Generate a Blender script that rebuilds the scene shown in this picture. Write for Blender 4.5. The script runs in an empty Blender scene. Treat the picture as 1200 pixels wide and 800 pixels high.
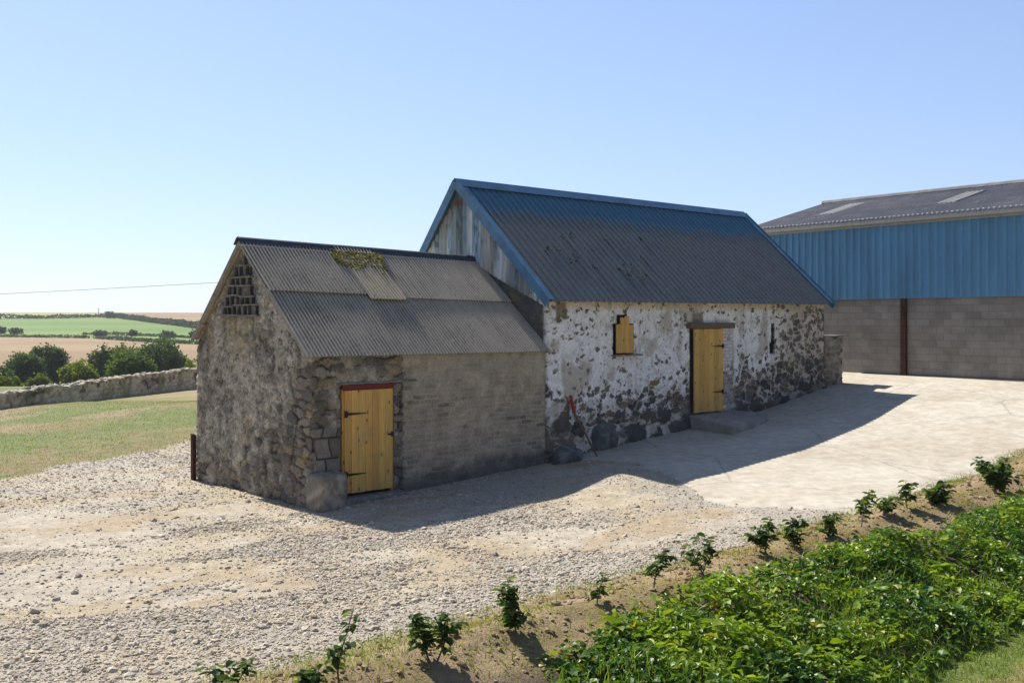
import bpy, math, random
import numpy as np
from mathutils import Vector

# ------------------------------------------------------------------ camera, sky, sun
scene = bpy.context.scene
C = scene.collection
rad = math.radians
CAMZ = 3.2
HAZE = 0.00022
cam_d = bpy.data.cameras.new('camera'); cam = bpy.data.objects.new('camera', cam_d); C.objects.link(cam)
cam.location = (0, 0, CAMZ); cam.rotation_euler = (rad(90), 0, 0)
cam_d.sensor_width = 36; cam_d.lens = 36.0; cam_d.shift_y = -23 / 1200
cam_d.clip_start = 0.1; cam_d.clip_end = 8000
scene.camera = cam

SUN_AZ, SUN_EL = rad(-41), rad(45)
SX, SY, SZ = math.sin(SUN_AZ) * math.cos(SUN_EL), math.cos(SUN_AZ) * math.cos(SUN_EL), math.sin(SUN_EL)
world = bpy.data.worlds.new('World'); scene.world = world; world.use_nodes = True
wn = world.node_tree
bg = wn.nodes['Background']
sky = wn.nodes.new('ShaderNodeTexSky'); sky.sky_type = 'NISHITA'; sky.sun_disc = False
sky.sun_elevation = SUN_EL; sky.sun_rotation = SUN_AZ % (2 * math.pi)
sky.altitude = 0; sky.air_density = 1.0; sky.dust_density = 0.3; sky.ozone_density = 2.2
# the clear-air sky, its contrast softened and cooled a little
sgam = wn.nodes.new('ShaderNodeGamma'); sgam.inputs[1].default_value = 0.58
stint = wn.nodes.new('ShaderNodeVectorMath'); stint.operation = 'MULTIPLY'; stint.inputs[1].default_value = (0.90, 1.0, 1.27)
wn.links.new(sky.outputs[0], sgam.inputs[0]); wn.links.new(sgam.outputs[0], stint.inputs[0]); 
# brighter on the sun's side of the sky than opposite it
stc = wn.nodes.new('ShaderNodeTexCoord'); sdot = wn.nodes.new('ShaderNodeVectorMath'); sdot.operation = 'DOT_PRODUCT'; sdot.inputs[1].default_value = (-.30, .954, 0)
smr = wn.nodes.new('ShaderNodeMapRange'); smr.interpolation_type = 'SMOOTHSTEP'
for k_, v_ in (('From Min', -.6), ('From Max', .9), ('To Min', .62), ('To Max', 1.27)): smr.inputs[k_].default_value = v_
ssc = wn.nodes.new('ShaderNodeVectorMath'); ssc.operation = 'SCALE'
wn.links.new(stc.outputs['Generated'], sdot.inputs[0]); wn.links.new(sdot.outputs['Value'], smr.inputs[0])
wn.links.new(stint.outputs[0], ssc.inputs[0]); wn.links.new(smr.outputs[0], ssc.inputs['Scale']); wn.links.new(ssc.outputs[0], bg.inputs[0])
bg.inputs[1].default_value = 0.136
sun_d = bpy.data.lights.new('sun', 'SUN'); sun_d.energy = 5.0; sun_d.angle = rad(0.53); sun_d.color = (1.0, 0.94, 0.85)
sun = bpy.data.objects.new('sun', sun_d); C.objects.link(sun)
sun.rotation_euler = Vector((SX, SY, SZ)).to_track_quat('Z', 'Y').to_euler()
sun.location = (SX * 60, SY * 60, SZ * 60)
scene.view_settings.view_transform = 'Standard'; scene.view_settings.look = 'None'
scene.view_settings.gamma = 1; scene.view_settings.use_curve_mapping = False
scene.view_settings.exposure = 0.67

# ------------------------------------------------------------------ numpy noise
def hsh(i, j, seed):
    h = (i.astype(np.int64) * 374761393 + j.astype(np.int64) * 668265263 + seed * 974711) & 0xffffffff
    h = ((h ^ (h >> 13)) * 1274126177) & 0xffffffff
    h = ((h ^ (h >> 16)) * 2246822519) & 0xffffffff
    h = h ^ (h >> 15)
    return (h & 0xffffff) / float(0x1000000)

def vnoise(x, y, seed=0):
    x = np.asarray(x, float); y = np.asarray(y, float)
    xi = np.floor(x); yi = np.floor(y); fx = x - xi; fy = y - yi
    fx = fx * fx * fx * (fx * (fx * 6 - 15) + 10); fy = fy * fy * fy * (fy * (fy * 6 - 15) + 10)
    a = hsh(xi, yi, seed); b = hsh(xi + 1, yi, seed); c = hsh(xi, yi + 1, seed); d = hsh(xi + 1, yi + 1, seed)
    return (a * (1 - fx) + b * fx) * (1 - fy) + (c * (1 - fx) + d * fx) * fy

def fbm(x, y, seed=0, octv=4, gain=0.5):
    x = np.asarray(x, float); y = np.asarray(y, float)
    s = 0; a = 1.0; t = 0; f = 1.0
    for o in range(octv):
        s = s + a * vnoise(x * f + 17.3 * o, y * f - 9.1 * o, seed + o * 7); t += a; a *= gain; f *= 2.03
    return s / t                                             # about 0..1, mean .5

def vor(x, y, sx, sy, seed, jit=0.75):
    """jittered running-bond Voronoi: F1, F2 distances (cell units), id randoms"""
    gy = y / sy; j0 = np.floor(gy)
    f1 = np.full(x.shape, 9.0); f2 = np.full(x.shape, 9.0); ci = np.zeros(x.shape); cj = np.zeros(x.shape)
    for dj in (-1, 0, 1):
        j = j0 + dj
        gx = x / sx + 0.5 * (j % 2); i0 = np.floor(gx)
        for di in (-1, 0, 1):
            i = i0 + di
            px = i + .5 + jit * (hsh(i, j, seed) - .5); py = j + .5 + jit * .7 * (hsh(i, j, seed + 1) - .5)
            w = 0.75 + 0.5 * hsh(i, j, seed + 2)
            ax = np.abs(gx - px); ay = np.abs(gy - py)
            d = (ax ** 2.6 + ay ** 2.6) ** (1 / 2.6) / w
            m = d < f1
            f2 = np.where(m, f1, np.minimum(f2, d)); f1 = np.where(m, d, f1)
            ci = np.where(m, i, ci); cj = np.where(m, j, cj)
    return f1, f2, hsh(ci, cj, seed + 11), hsh(ci, cj, seed + 12), hsh(ci, cj, seed + 13)

def sst(a, b, x):
    t = np.clip((np.asarray(x, float) - a) / (b - a), 0, 1); return t * t * (3 - 2 * t)

def mixc(a, b, m):
    a = np.asarray(a, float); b = np.asarray(b, float); m = np.asarray(m, float)[..., None]
    return a * (1 - m) + b * m

# ------------------------------------------------------------------ objects
def tag(o, label=None, cat=None, group=None, kind=None):
    if label: o['label'] = label
    if cat: o['category'] = cat
    if group: o['group'] = group
    if kind: o['kind'] = kind
    return o

def empty(name, loc=(0, 0, 0), rz=0.0, **k):
    o = bpy.data.objects.new(name, None); C.objects.link(o); o.location = loc; o.rotation_euler = (0, 0, rz)
    o.empty_display_size = 0.2
    return tag(o, **k)

def mesh_np(name, V, F, mat, parent=None, col=None, smooth=False):
    """V (n,3); F: array (m,k) or list of such arrays"""
    V = np.asarray(V, np.float32)
    Fs = F if isinstance(F, list) else [F]
    Fs = [np.asarray(f, np.int32) for f in Fs if len(f)]
    me = bpy.data.meshes.new(name)
    me.vertices.add(len(V)); me.vertices.foreach_set('co', V.ravel())
    nl = sum(f.size for f in Fs); nf = sum(len(f) for f in Fs)
    me.loops.add(nl); me.polygons.add(nf)
    me.loops.foreach_set('vertex_index', np.concatenate([f.ravel() for f in Fs]))
    ls = []; off = 0
    for f in Fs:
        ls.append(off + np.arange(len(f), dtype=np.int32) * f.shape[1]); off += f.size
    me.polygons.foreach_set('loop_start', np.concatenate(ls))
    me.polygons.foreach_set('use_smooth', np.full(nf, bool(smooth)))
    me.update(calc_edges=True)
    if col is not None:
        c = np.ones((len(V), 4), np.float32); c[:, :3] = col
        a = me.color_attributes.new('Col', 'FLOAT_COLOR', 'POINT'); a.data.foreach_set('color', c.ravel())
    if mat: me.materials.append(mat)
    o = bpy.data.objects.new(name, me); C.objects.link(o)
    if parent: o.parent = parent
    return o

class MB:
    """collects boxes, tubes, blobs into one mesh"""
    def __init__(s): s.V = []; s.F = {3: [], 4: []}; s.n = 0
    def add(s, V, F):
        V = np.asarray(V, float); F = np.asarray(F, int)
        s.V.append(V); s.F[F.shape[1]].append(F + s.n); s.n += len(V)
    def box(s, a, b, R=None, at=(0, 0, 0), bev=0.0):
        a = np.array(a, float); b = np.array(b, float)
        if bev > 0:
            P = []
            for sx in (0, 1):
                for sy in (0, 1):
                    for sz in (0, 1):
                        k = np.array((sx, sy, sz)); base = np.where(k, b, a); sg = np.where(k, -1, 1)
                        for ax in range(3):
                            o = np.full(3, bev) * sg; o[ax] = 0; P.append(base + o)
            P = np.array(P)
            idx = lambda x, y, z, ax: ((x * 2 + y) * 2 + z) * 3 + ax
            Q = []
            for ax in range(3):
                o1, o2 = [k for k in range(3) if k != ax]
                for sd in (0, 1):
                    q = []
                    for (p, r) in ((0, 0), (1, 0), (1, 1), (0, 1)):
                        c = [0, 0, 0]; c[ax] = sd; c[o1] = p; c[o2] = r; q.append(idx(*c, ax))
                    Q.append(q)
            for ax in range(3):
                o1, o2 = [k for k in range(3) if k != ax]
                for p in (0, 1):
                    for r in (0, 1):
                        c0 = [0, 0, 0]; c1 = [0, 0, 0]; c1[ax] = 1
                        for c in (c0, c1): c[o1] = p; c[o2] = r
                        Q.append([idx(*c0, o1), idx(*c1, o1), idx(*c1, o2), idx(*c0, o2)])
            T = [[idx(x, y, z, 0), idx(x, y, z, 1), idx(x, y, z, 2)] for x in (0, 1) for y in (0, 1) for z in (0, 1)]
            if R is not None: P = P @ np.array(R).T
            P = P + np.array(at)
            n0 = s.n; s.V.append(P); s.F[4].append(np.array(Q) + n0); s.F[3].append(np.array(T) + n0); s.n += len(P)
            return s
        P = np.array([[x, y, z] for x in (a[0], b[0]) for y in (a[1], b[1]) for z in (a[2], b[2])])
        if R is not None: P = P @ np.array(R).T
        s.add(P + np.array(at), [[0, 1, 3, 2], [4, 6, 7, 5], [0, 4, 5, 1], [2, 3, 7, 6], [0, 2, 6, 4], [1, 5, 7, 3]])
        return s
    def tube(s, pts, rads, n=6):
        pts = np.asarray(pts, float); V = []
        for i, p in enumerate(pts):
            d = pts[min(i + 1, len(pts) - 1)] - pts[max(i - 1, 0)]; d /= (np.linalg.norm(d) + 1e-9)
            a = np.cross(d, (0, 0, 1) if abs(d[2]) < .9 else (1, 0, 0)); a /= np.linalg.norm(a); b = np.cross(d, a)
            r = rads[i] if hasattr(rads, '__len__') else rads
            for k in range(n):
                t = 2 * math.pi * k / n; V.append(p + r * (math.cos(t) * a + math.sin(t) * b))
        F = [[i * n + k, i * n + (k + 1) % n, (i + 1) * n + (k + 1) % n, (i + 1) * n + k] for i in range(len(pts) - 1) for k in range(n)]
        n0 = s.n
        s.add(V, F)
        m = len(pts) - 1
        for ring in (0, m):
            cap = [[n0 + ring * n, n0 + ring * n + k, n0 + ring * n + k + 1] for k in range(1, n - 1)]
            s.F[3].append(np.array(cap))
        return s
    def build(s, name, mat, parent=None, smooth=False, col=None):
        V = np.concatenate(s.V); F = [np.concatenate(f) for f in (s.F[3], s.F[4]) if f]
        return mesh_np(name, V, F, mat, parent, col, smooth)

# ------------------------------------------------------------------ materials
def mat_new(name):
    m = bpy.data.materials.new(name); m.use_nodes = True
    return m, m.node_tree, m.node_tree.nodes['Principled BSDF']

def nd(nt, typ, **k):
    n = nt.nodes.new(typ)
    for a, v in k.items():
        if a in ('ins',):
            for key, val in v.items(): n.inputs[key].default_value = val
        else: setattr(n, a, v)
    return n

def surf(name, color=None, rough=0.85, var=0.25, scale=8.0, stretch=(1, 1, 1), bump=0.3, bdist=0.01, bscale=60.0, metallic=0.0,
         color2=None, c2scale=2.0, c2lo=.45, c2hi=.65, spec=0.3, fine=0.0):
    """procedural surface: base colour from the Col attribute or a constant, multiplied by noise, with bump"""
    m, nt, p = mat_new(name); L = nt.links.new
    tc = nd(nt, 'ShaderNodeTexCoord'); mp = nd(nt, 'ShaderNodeMapping'); mp.inputs['Scale'].default_value = stretch
    L(tc.outputs['Object'], mp.inputs[0])
    n1 = nd(nt, 'ShaderNodeTexNoise', ins={'Scale': scale, 'Detail': 6.0, 'Roughness': .65}); L(mp.outputs[0], n1.inputs[0])
    rr = nd(nt, 'ShaderNodeMapRange', ins={'From Min': .25, 'From Max': .75, 'To Min': 1 - var, 'To Max': 1 + var}); L(n1.outputs[0], rr.inputs[0])
    if color is None:
        src = nd(nt, 'ShaderNodeAttribute', attribute_name='Col').outputs['Color']
    else:
        src = nd(nt, 'ShaderNodeRGB'); src.outputs[0].default_value = (*color, 1); src = src.outputs[0]
    if color2 is not None:
        n2 = nd(nt, 'ShaderNodeTexNoise', ins={'Scale': c2scale, 'Detail': 7.0, 'Roughness': .7}); L(mp.outputs[0], n2.inputs[0])
        r2 = nd(nt, 'ShaderNodeMapRange', interpolation_type='SMOOTHSTEP', ins={'From Min': c2lo, 'From Max': c2hi}); L(n2.outputs[0], r2.inputs[0])
        mx = nd(nt, 'ShaderNodeMix', data_type='RGBA'); L(r2.outputs[0], mx.inputs[0]); L(src, mx.inputs[6]); mx.inputs[7].default_value = (*color2, 1)
        src = mx.outputs[2]
    mul = nd(nt, 'ShaderNodeVectorMath', operation='SCALE'); L(src, mul.inputs[0]); L(rr.outputs[0], mul.inputs['Scale'])
    L(mul.outputs[0], p.inputs['Base Color'])
    p.inputs['Roughness'].default_value = rough; p.inputs['Metallic'].default_value = metallic
    p.inputs['Specular IOR Level'].default_value = spec
    if bump > 0:
        nb = nd(nt, 'ShaderNodeTexNoise', ins={'Scale': bscale, 'Detail': 5.0, 'Roughness': .65}); L(mp.outputs[0], nb.inputs[0])
        b = nd(nt, 'ShaderNodeBump', ins={'Strength': bump, 'Distance': bdist}); L(nb.outputs[0], b.inputs['Height'])
        L(b.outputs[0], p.inputs['Normal'])
    return m

def leafmat(name, trans=0.45, rough=0.45, spec=0.4, tcol=(1.15, 1.25, .45)):
    m, nt, p = mat_new(name); L = nt.links.new
    at = nd(nt, 'ShaderNodeAttribute', attribute_name='Col')
    L(at.outputs['Color'], p.inputs['Base Color']); p.inputs['Roughness'].default_value = rough; p.inputs['Specular IOR Level'].default_value = spec
    tr = nd(nt, 'ShaderNodeBsdfTranslucent'); ml = nd(nt, 'ShaderNodeVectorMath', operation='MULTIPLY'); ml.inputs[1].default_value = tcol
    L(at.outputs['Color'], ml.inputs[0]); L(ml.outputs[0], tr.inputs[0])
    mx = nd(nt, 'ShaderNodeMixShader'); mx.inputs[0].default_value = trans
    L(p.outputs[0], mx.inputs[1]); L(tr.outputs[0], mx.inputs[2]); L(mx.outputs[0], nt.nodes['Material Output'].inputs[0])
    return m

M = {}
M['wall'] = surf('rubble', None, .92, .28, 22, bump=.55, bdist=.012, bscale=70)
M['ground'] = surf('gravel_ground', None, .95, .24, 9, bump=.9, bdist=.03, bscale=38, color2=(.27, .235, .18), c2scale=48, c2lo=.55, c2hi=.66)
M['stone'] = surf('loose_stone', None, .9, .15, 30, bump=.4, bdist=.006, bscale=60)
M['field'] = surf('field', None, .95, .18, .6, bump=.5, bdist=.15, bscale=3)
def sheet_mat(name, base, dirt, lich, pitch, x0):
    """old corrugated cement sheet: shade between the ribs painted dark into the valleys, lichen specks, weathered streaks down the slope"""
    m, nt, p = mat_new(name); L = nt.links.new
    tc = nd(nt, 'ShaderNodeTexCoord'); sp = nd(nt, 'ShaderNodeSeparateXYZ'); L(tc.outputs['Object'], sp.inputs[0])
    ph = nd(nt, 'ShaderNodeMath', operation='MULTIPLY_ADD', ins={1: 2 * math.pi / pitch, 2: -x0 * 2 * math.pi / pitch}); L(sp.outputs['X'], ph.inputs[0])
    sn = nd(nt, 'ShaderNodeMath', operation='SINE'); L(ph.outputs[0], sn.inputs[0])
    def noise(scale, st, det=6.0, ro=.65):
        mp = nd(nt, 'ShaderNodeMapping'); mp.inputs['Scale'].default_value = st; L(tc.outputs['Object'], mp.inputs[0])
        n = nd(nt, 'ShaderNodeTexNoise', ins={'Scale': scale, 'Detail': det, 'Roughness': ro}); L(mp.outputs[0], n.inputs[0]); return n
    big = noise(1.4, (1, .7, .7)); strk = noise(14, (1, .06, .06)); spk = noise(26, (1, .6, .6), 5.0, .7)
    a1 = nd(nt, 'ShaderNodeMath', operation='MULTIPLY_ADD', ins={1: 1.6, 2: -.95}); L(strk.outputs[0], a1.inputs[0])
    a2 = nd(nt, 'ShaderNodeMath', operation='MULTIPLY_ADD', ins={1: -.62}); L(sn.outputs[0], a2.inputs[0]); L(a1.outputs[0], a2.inputs[2])  # sine of the profile darkens the valleys: rib shade put into the colour
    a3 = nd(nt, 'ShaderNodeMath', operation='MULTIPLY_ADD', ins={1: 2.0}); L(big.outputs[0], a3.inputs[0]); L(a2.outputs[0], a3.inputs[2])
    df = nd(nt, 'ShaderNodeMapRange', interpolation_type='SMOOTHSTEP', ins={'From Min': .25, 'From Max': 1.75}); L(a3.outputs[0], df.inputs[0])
    mx = nd(nt, 'ShaderNodeMix', data_type='RGBA'); L(df.outputs[0], mx.inputs[0]); mx.inputs[6].default_value = (*base, 1); mx.inputs[7].default_value = (*dirt, 1)  # dark tone serves both weathered streaks and the painted valley shade
    lf = nd(nt, 'ShaderNodeMapRange', interpolation_type='SMOOTHSTEP', ins={'From Min': .56, 'From Max': .68, 'To Max': .75}); L(spk.outputs[0], lf.inputs[0])
    m2 = nd(nt, 'ShaderNodeMix', data_type='RGBA'); L(lf.outputs[0], m2.inputs[0]); L(mx.outputs[2], m2.inputs[6]); m2.inputs[7].default_value = (*lich, 1)
    dk = nd(nt, 'ShaderNodeMapRange', interpolation_type='SMOOTHSTEP', ins={'From Min': .42, 'From Max': .32, 'To Max': .6}); L(spk.outputs[0], dk.inputs[0])
    m3 = nd(nt, 'ShaderNodeMix', data_type='RGBA'); L(dk.outputs[0], m3.inputs[0]); L(m2.outputs[2], m3.inputs[6]); m3.inputs[7].default_value = (.07, .065, .055, 1)
    L(m3.outputs[2], p.inputs['Base Color']); p.inputs['Roughness'].default_value = .97; p.inputs['Specular IOR Level'].default_value = .05
    bm = nd(nt, 'ShaderNodeBump', ins={'Strength': .3, 'Distance': .004}); L(spk.outputs[0], bm.inputs['Height']); L(bm.outputs[0], p.inputs['Normal'])
    return m
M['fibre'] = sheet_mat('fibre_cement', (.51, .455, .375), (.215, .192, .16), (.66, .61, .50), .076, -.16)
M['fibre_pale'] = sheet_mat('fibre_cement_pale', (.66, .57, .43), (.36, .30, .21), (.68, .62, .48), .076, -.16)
M['ridge_dark'] = surf('ridge_tile', (.05, .06, .075), .8, .4, 8, bump=.4)
M['ridge_edge'] = surf('ridge_edge', (.46, .43, .37), .85, .3, 8, bump=.3)
M['moss'] = surf('moss', None, .95, .3, 30, bump=.6, bdist=.01)
M['blue'] = surf('blue_steel', (.085, .22, .36), .5, .15, 3, bump=.06, color2=(.07, .14, .22), c2scale=2.2, spec=.5)
M['pine'] = None
M['iron'] = surf('black_iron', (.012, .013, .016), .5, .2, 20, bump=.2)
M['red'] = surf('red_paint', (.16, .022, .014), .55, .25, 12, bump=.1)
M['slate'] = surf('slate', (.17, .165, .16), .8, .35, 10, bump=.5, color2=(.30, .28, .24), c2scale=6)
M['verge'] = surf('grey_verge', (.30, .28, .25), .9, .35, 9, bump=.4)
M['oldwood'] = surf('old_timber', (.17, .12, .085), .9, .45, 5, (1.5, 12, 12), bump=.6, bdist=.01, bscale=30)
M['rust'] = surf('rust', (.075, .032, .02), .85, .4, 12, bump=.4, color2=(.035, .02, .018), c2scale=5)
M['galv'] = surf('gutter', (.42, .42, .43), .55, .15, 6, bump=.1, metallic=.2)
M['leaf'] = leafmat('leaf', .5, .5, .3)
M['gloss_leaf'] = leafmat('glossy_leaf', .36, .42, .35, (1.4, 1.4, .45))
M['tree_leaf'] = leafmat('tree_leaf', .42, .6, .2)
M['grass'] = leafmat('grass_blade', .4, .6, .2)
M['bark'] = surf('bark', (.13, .10, .075), .9, .35, 12, bump=.6)
M['cable'] = surf('cable', (.22, .24, .27), .6, .1, 5, bump=0)

def pine_mat():
    m, nt, p = mat_new('varnished_pine'); L = nt.links.new
    tc = nd(nt, 'ShaderNodeTexCoord'); mp = nd(nt, 'ShaderNodeMapping'); mp.inputs['Scale'].default_value = (14, 14, 1.1)
    L(tc.outputs['Object'], mp.inputs[0])
    n1 = nd(nt, 'ShaderNodeTexNoise', ins={'Scale': 2.2, 'Detail': 5.0, 'Roughness': .6}); L(mp.outputs[0], n1.inputs[0])
    at = nd(nt, 'ShaderNodeAttribute', attribute_name='Col')
    rr = nd(nt, 'ShaderNodeMapRange', ins={'From Min': .25, 'From Max': .75, 'To Min': .78, 'To Max': 1.18}); L(n1.outputs[0], rr.inputs[0])
    ml = nd(nt, 'ShaderNodeVectorMath', operation='SCALE'); L(at.outputs['Color'], ml.inputs[0]); L(rr.outputs[0], ml.inputs['Scale'])
    # knots
    s2 = nd(nt, 'ShaderNodeSeparateXYZ'); L(tc.outputs['Object'], s2.inputs[0])
    m2 = nd(nt, 'ShaderNodeCombineXYZ'); L(s2.outputs['X'], m2.inputs[0])
    zq = nd(nt, 'ShaderNodeMath', operation='MULTIPLY', ins={1: .55}); L(s2.outputs['Z'], zq.inputs[0]); L(zq.outputs[0], m2.inputs[1])
    vo = nd(nt, 'ShaderNodeTexVoronoi', voronoi_dimensions='2D', ins={'Scale': 6.2, 'Randomness': 1.0}); L(m2.outputs[0], vo.inputs[0])
    kr = nd(nt, 'ShaderNodeMapRange', interpolation_type='SMOOTHSTEP', ins={'From Min': .06, 'From Max': .17, 'To Min': .8, 'To Max': 0.0}); L(vo.outputs['Distance'], kr.inputs[0])
    sk = nd(nt, 'ShaderNodeSeparateColor'); L(vo.outputs['Color'], sk.inputs[0]); sg = nd(nt, 'ShaderNodeMath', operation='GREATER_THAN', ins={1: .66}); L(sk.outputs[0], sg.inputs[0])
    km = nd(nt, 'ShaderNodeMath', operation='MULTIPLY'); L(kr.outputs[0], km.inputs[0]); L(sg.outputs[0], km.inputs[1]); kr = km
    mx = nd(nt, 'ShaderNodeMix', data_type='RGBA'); L(kr.outputs[0], mx.inputs[0]); L(ml.outputs[0], mx.inputs[6]); mx.inputs[7].default_value = (.12, .05, .015, 1)
    wz = nd(nt, 'ShaderNodeTexNoise', ins={'Scale': 2.3, 'Detail': 6.0, 'Roughness': .7}); L(tc.outputs['Object'], wz.inputs[0])
    wr = nd(nt, 'ShaderNodeMapRange', interpolation_type='SMOOTHSTEP', ins={'From Min': .48, 'From Max': .72, 'To Max': .6}); L(wz.outputs[0], wr.inputs[0])
    wm = nd(nt, 'ShaderNodeMix', data_type='RGBA'); L(wr.outputs[0], wm.inputs[0]); L(mx.outputs[2], wm.inputs[6]); wm.inputs[7].default_value = (.42, .285, .12, 1)
    L(wm.outputs[2], p.inputs['Base Color']); p.inputs['Roughness'].default_value = .5; p.inputs['Specular IOR Level'].default_value = .35
    b = nd(nt, 'ShaderNodeBump', ins={'Strength': .15, 'Distance': .004}); L(n1.outputs[0], b.inputs['Height']); L(b.outputs[0], p.inputs['Normal'])
    return m
M['pine'] = pine_mat()

def barn_roof_mat():
    """blue box-profile steel under brown-grey lichen; along the ridge the blue shows clean (z of the object's own space)"""
    m, nt, p = mat_new('weathered_blue_roof'); L = nt.links.new
    tc = nd(nt, 'ShaderNodeTexCoord'); sp = nd(nt, 'ShaderNodeSeparateXYZ'); L(tc.outputs['Object'], sp.inputs[0])
    mp = nd(nt, 'ShaderNodeMapping'); mp.inputs['Scale'].default_value = (1.6, .5, .5); L(tc.outputs['Object'], mp.inputs[0])
    n1 = nd(nt, 'ShaderNodeTexNoise', ins={'Scale': 1.6, 'Detail': 7.0, 'Roughness': .65}); L(mp.outputs[0], n1.inputs[0])
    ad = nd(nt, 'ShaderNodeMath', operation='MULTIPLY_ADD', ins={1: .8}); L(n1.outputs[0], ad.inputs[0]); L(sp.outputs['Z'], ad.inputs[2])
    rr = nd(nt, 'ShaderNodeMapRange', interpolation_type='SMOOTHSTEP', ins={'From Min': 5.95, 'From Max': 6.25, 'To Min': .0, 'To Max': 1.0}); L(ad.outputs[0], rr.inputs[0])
    n2 = nd(nt, 'ShaderNodeTexNoise', ins={'Scale': 14.0, 'Detail': 6.0, 'Roughness': .7}); L(tc.outputs['Object'], n2.inputs[0])
    cr = nd(nt, 'ShaderNodeValToRGB'); e = cr.color_ramp.elements
    e[0].position = .3; e[0].color = (.075, .10, .11, 1); e[1].position = .72; e[1].color = (.18, .18, .16, 1); L(n2.outputs[0], cr.inputs[0])
    n3 = nd(nt, 'ShaderNodeTexNoise', ins={'Scale': 2.6, 'Detail': 6.0, 'Roughness': .7}); L(mp.outputs[0], n3.inputs[0])
    r3 = nd(nt, 'ShaderNodeMapRange', ins={'From Min': .38, 'From Max': .68, 'To Min': 0.0, 'To Max': .6}); L(n3.outputs[0], r3.inputs[0])
    mb = nd(nt, 'ShaderNodeMix', data_type='RGBA'); L(r3.outputs[0], mb.inputs[0]); L(cr.outputs[0], mb.inputs[6]); mb.inputs[7].default_value = (.10, .14, .16, 1)
    mx = nd(nt, 'ShaderNodeMix', data_type='RGBA'); L(rr.outputs[0], mx.inputs[0]); L(mb.outputs[2], mx.inputs[6]); mx.inputs[7].default_value = (.05, .155, .235, 1)  # deep blue under the ridge: shadow of the flashing put into the colour
    L(mx.outputs[2], p.inputs['Base Color']); p.inputs['Roughness'].default_value = .62; p.inputs['Specular IOR Level'].default_value = .35
    b = nd(nt, 'ShaderNodeBump', ins={'Strength': .3, 'Distance': .004}); L(n2.outputs[0], b.inputs['Height']); L(b.outputs[0], p.inputs['Normal'])
    return m
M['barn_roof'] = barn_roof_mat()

def block_mat():
    m, nt, p = mat_new('concrete_block'); L = nt.links.new
    tc = nd(nt, 'ShaderNodeTexCoord'); mp = nd(nt, 'ShaderNodeMapping'); mp.inputs['Rotation'].default_value = (rad(90), 0, 0)
    sp = nd(nt, 'ShaderNodeSeparateXYZ'); L(tc.outputs['Object'], sp.inputs[0])
    cb = nd(nt, 'ShaderNodeCombineXYZ'); L(sp.outputs['X'], cb.inputs[0]); L(sp.outputs['Z'], cb.inputs[1])
    br = nd(nt, 'ShaderNodeTexBrick', ins={'Scale': 1.0, 'Mortar Size': .010, 'Mortar Smooth': .3, 'Brick Width': .44, 'Row Height': .205, 'Bias': 0.0})
    br.inputs['Color1'].default_value = (.235, .215, .195, 1); br.inputs['Color2'].default_value = (.30, .28, .255, 1); br.inputs['Mortar'].default_value = (.22, .202, .184, 1)
    L(cb.outputs[0], br.inputs[0])
    n1 = nd(nt, 'ShaderNodeTexNoise', ins={'Scale': 1.1, 'Detail': 7.0, 'Roughness': .65}); L(tc.outputs['Object'], n1.inputs[0])
    rr = nd(nt, 'ShaderNodeMapRange', ins={'From Min': .3, 'From Max': .7, 'To Min': .72, 'To Max': 1.22}); L(n1.outputs[0], rr.inputs[0])
    ml = nd(nt, 'ShaderNodeVectorMath', operation='SCALE'); L(br.outputs[0], ml.inputs[0]); L(rr.outputs[0], ml.inputs['Scale'])
    L(ml.outputs[0], p.inputs['Base Color']); p.inputs['Roughness'].default_value = .95; p.inputs['Specular IOR Level'].default_value = .2
    n2 = nd(nt, 'ShaderNodeTexNoise', ins={'Scale': 60.0, 'Detail': 4.0}); L(tc.outputs['Object'], n2.inputs[0])
    iv = nd(nt, 'ShaderNodeMath', operation='MULTIPLY_ADD', ins={1: -1.0}); L(br.outputs['Fac'], iv.inputs[0]); L(n2.outputs[0], iv.inputs[2])
    b = nd(nt, 'ShaderNodeBump', ins={'Strength': .6, 'Distance': .008}); L(iv.outputs[0], b.inputs['Height']); L(b.outputs[0], p.inputs['Normal'])
    return m
M['block'] = block_mat()

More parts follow.
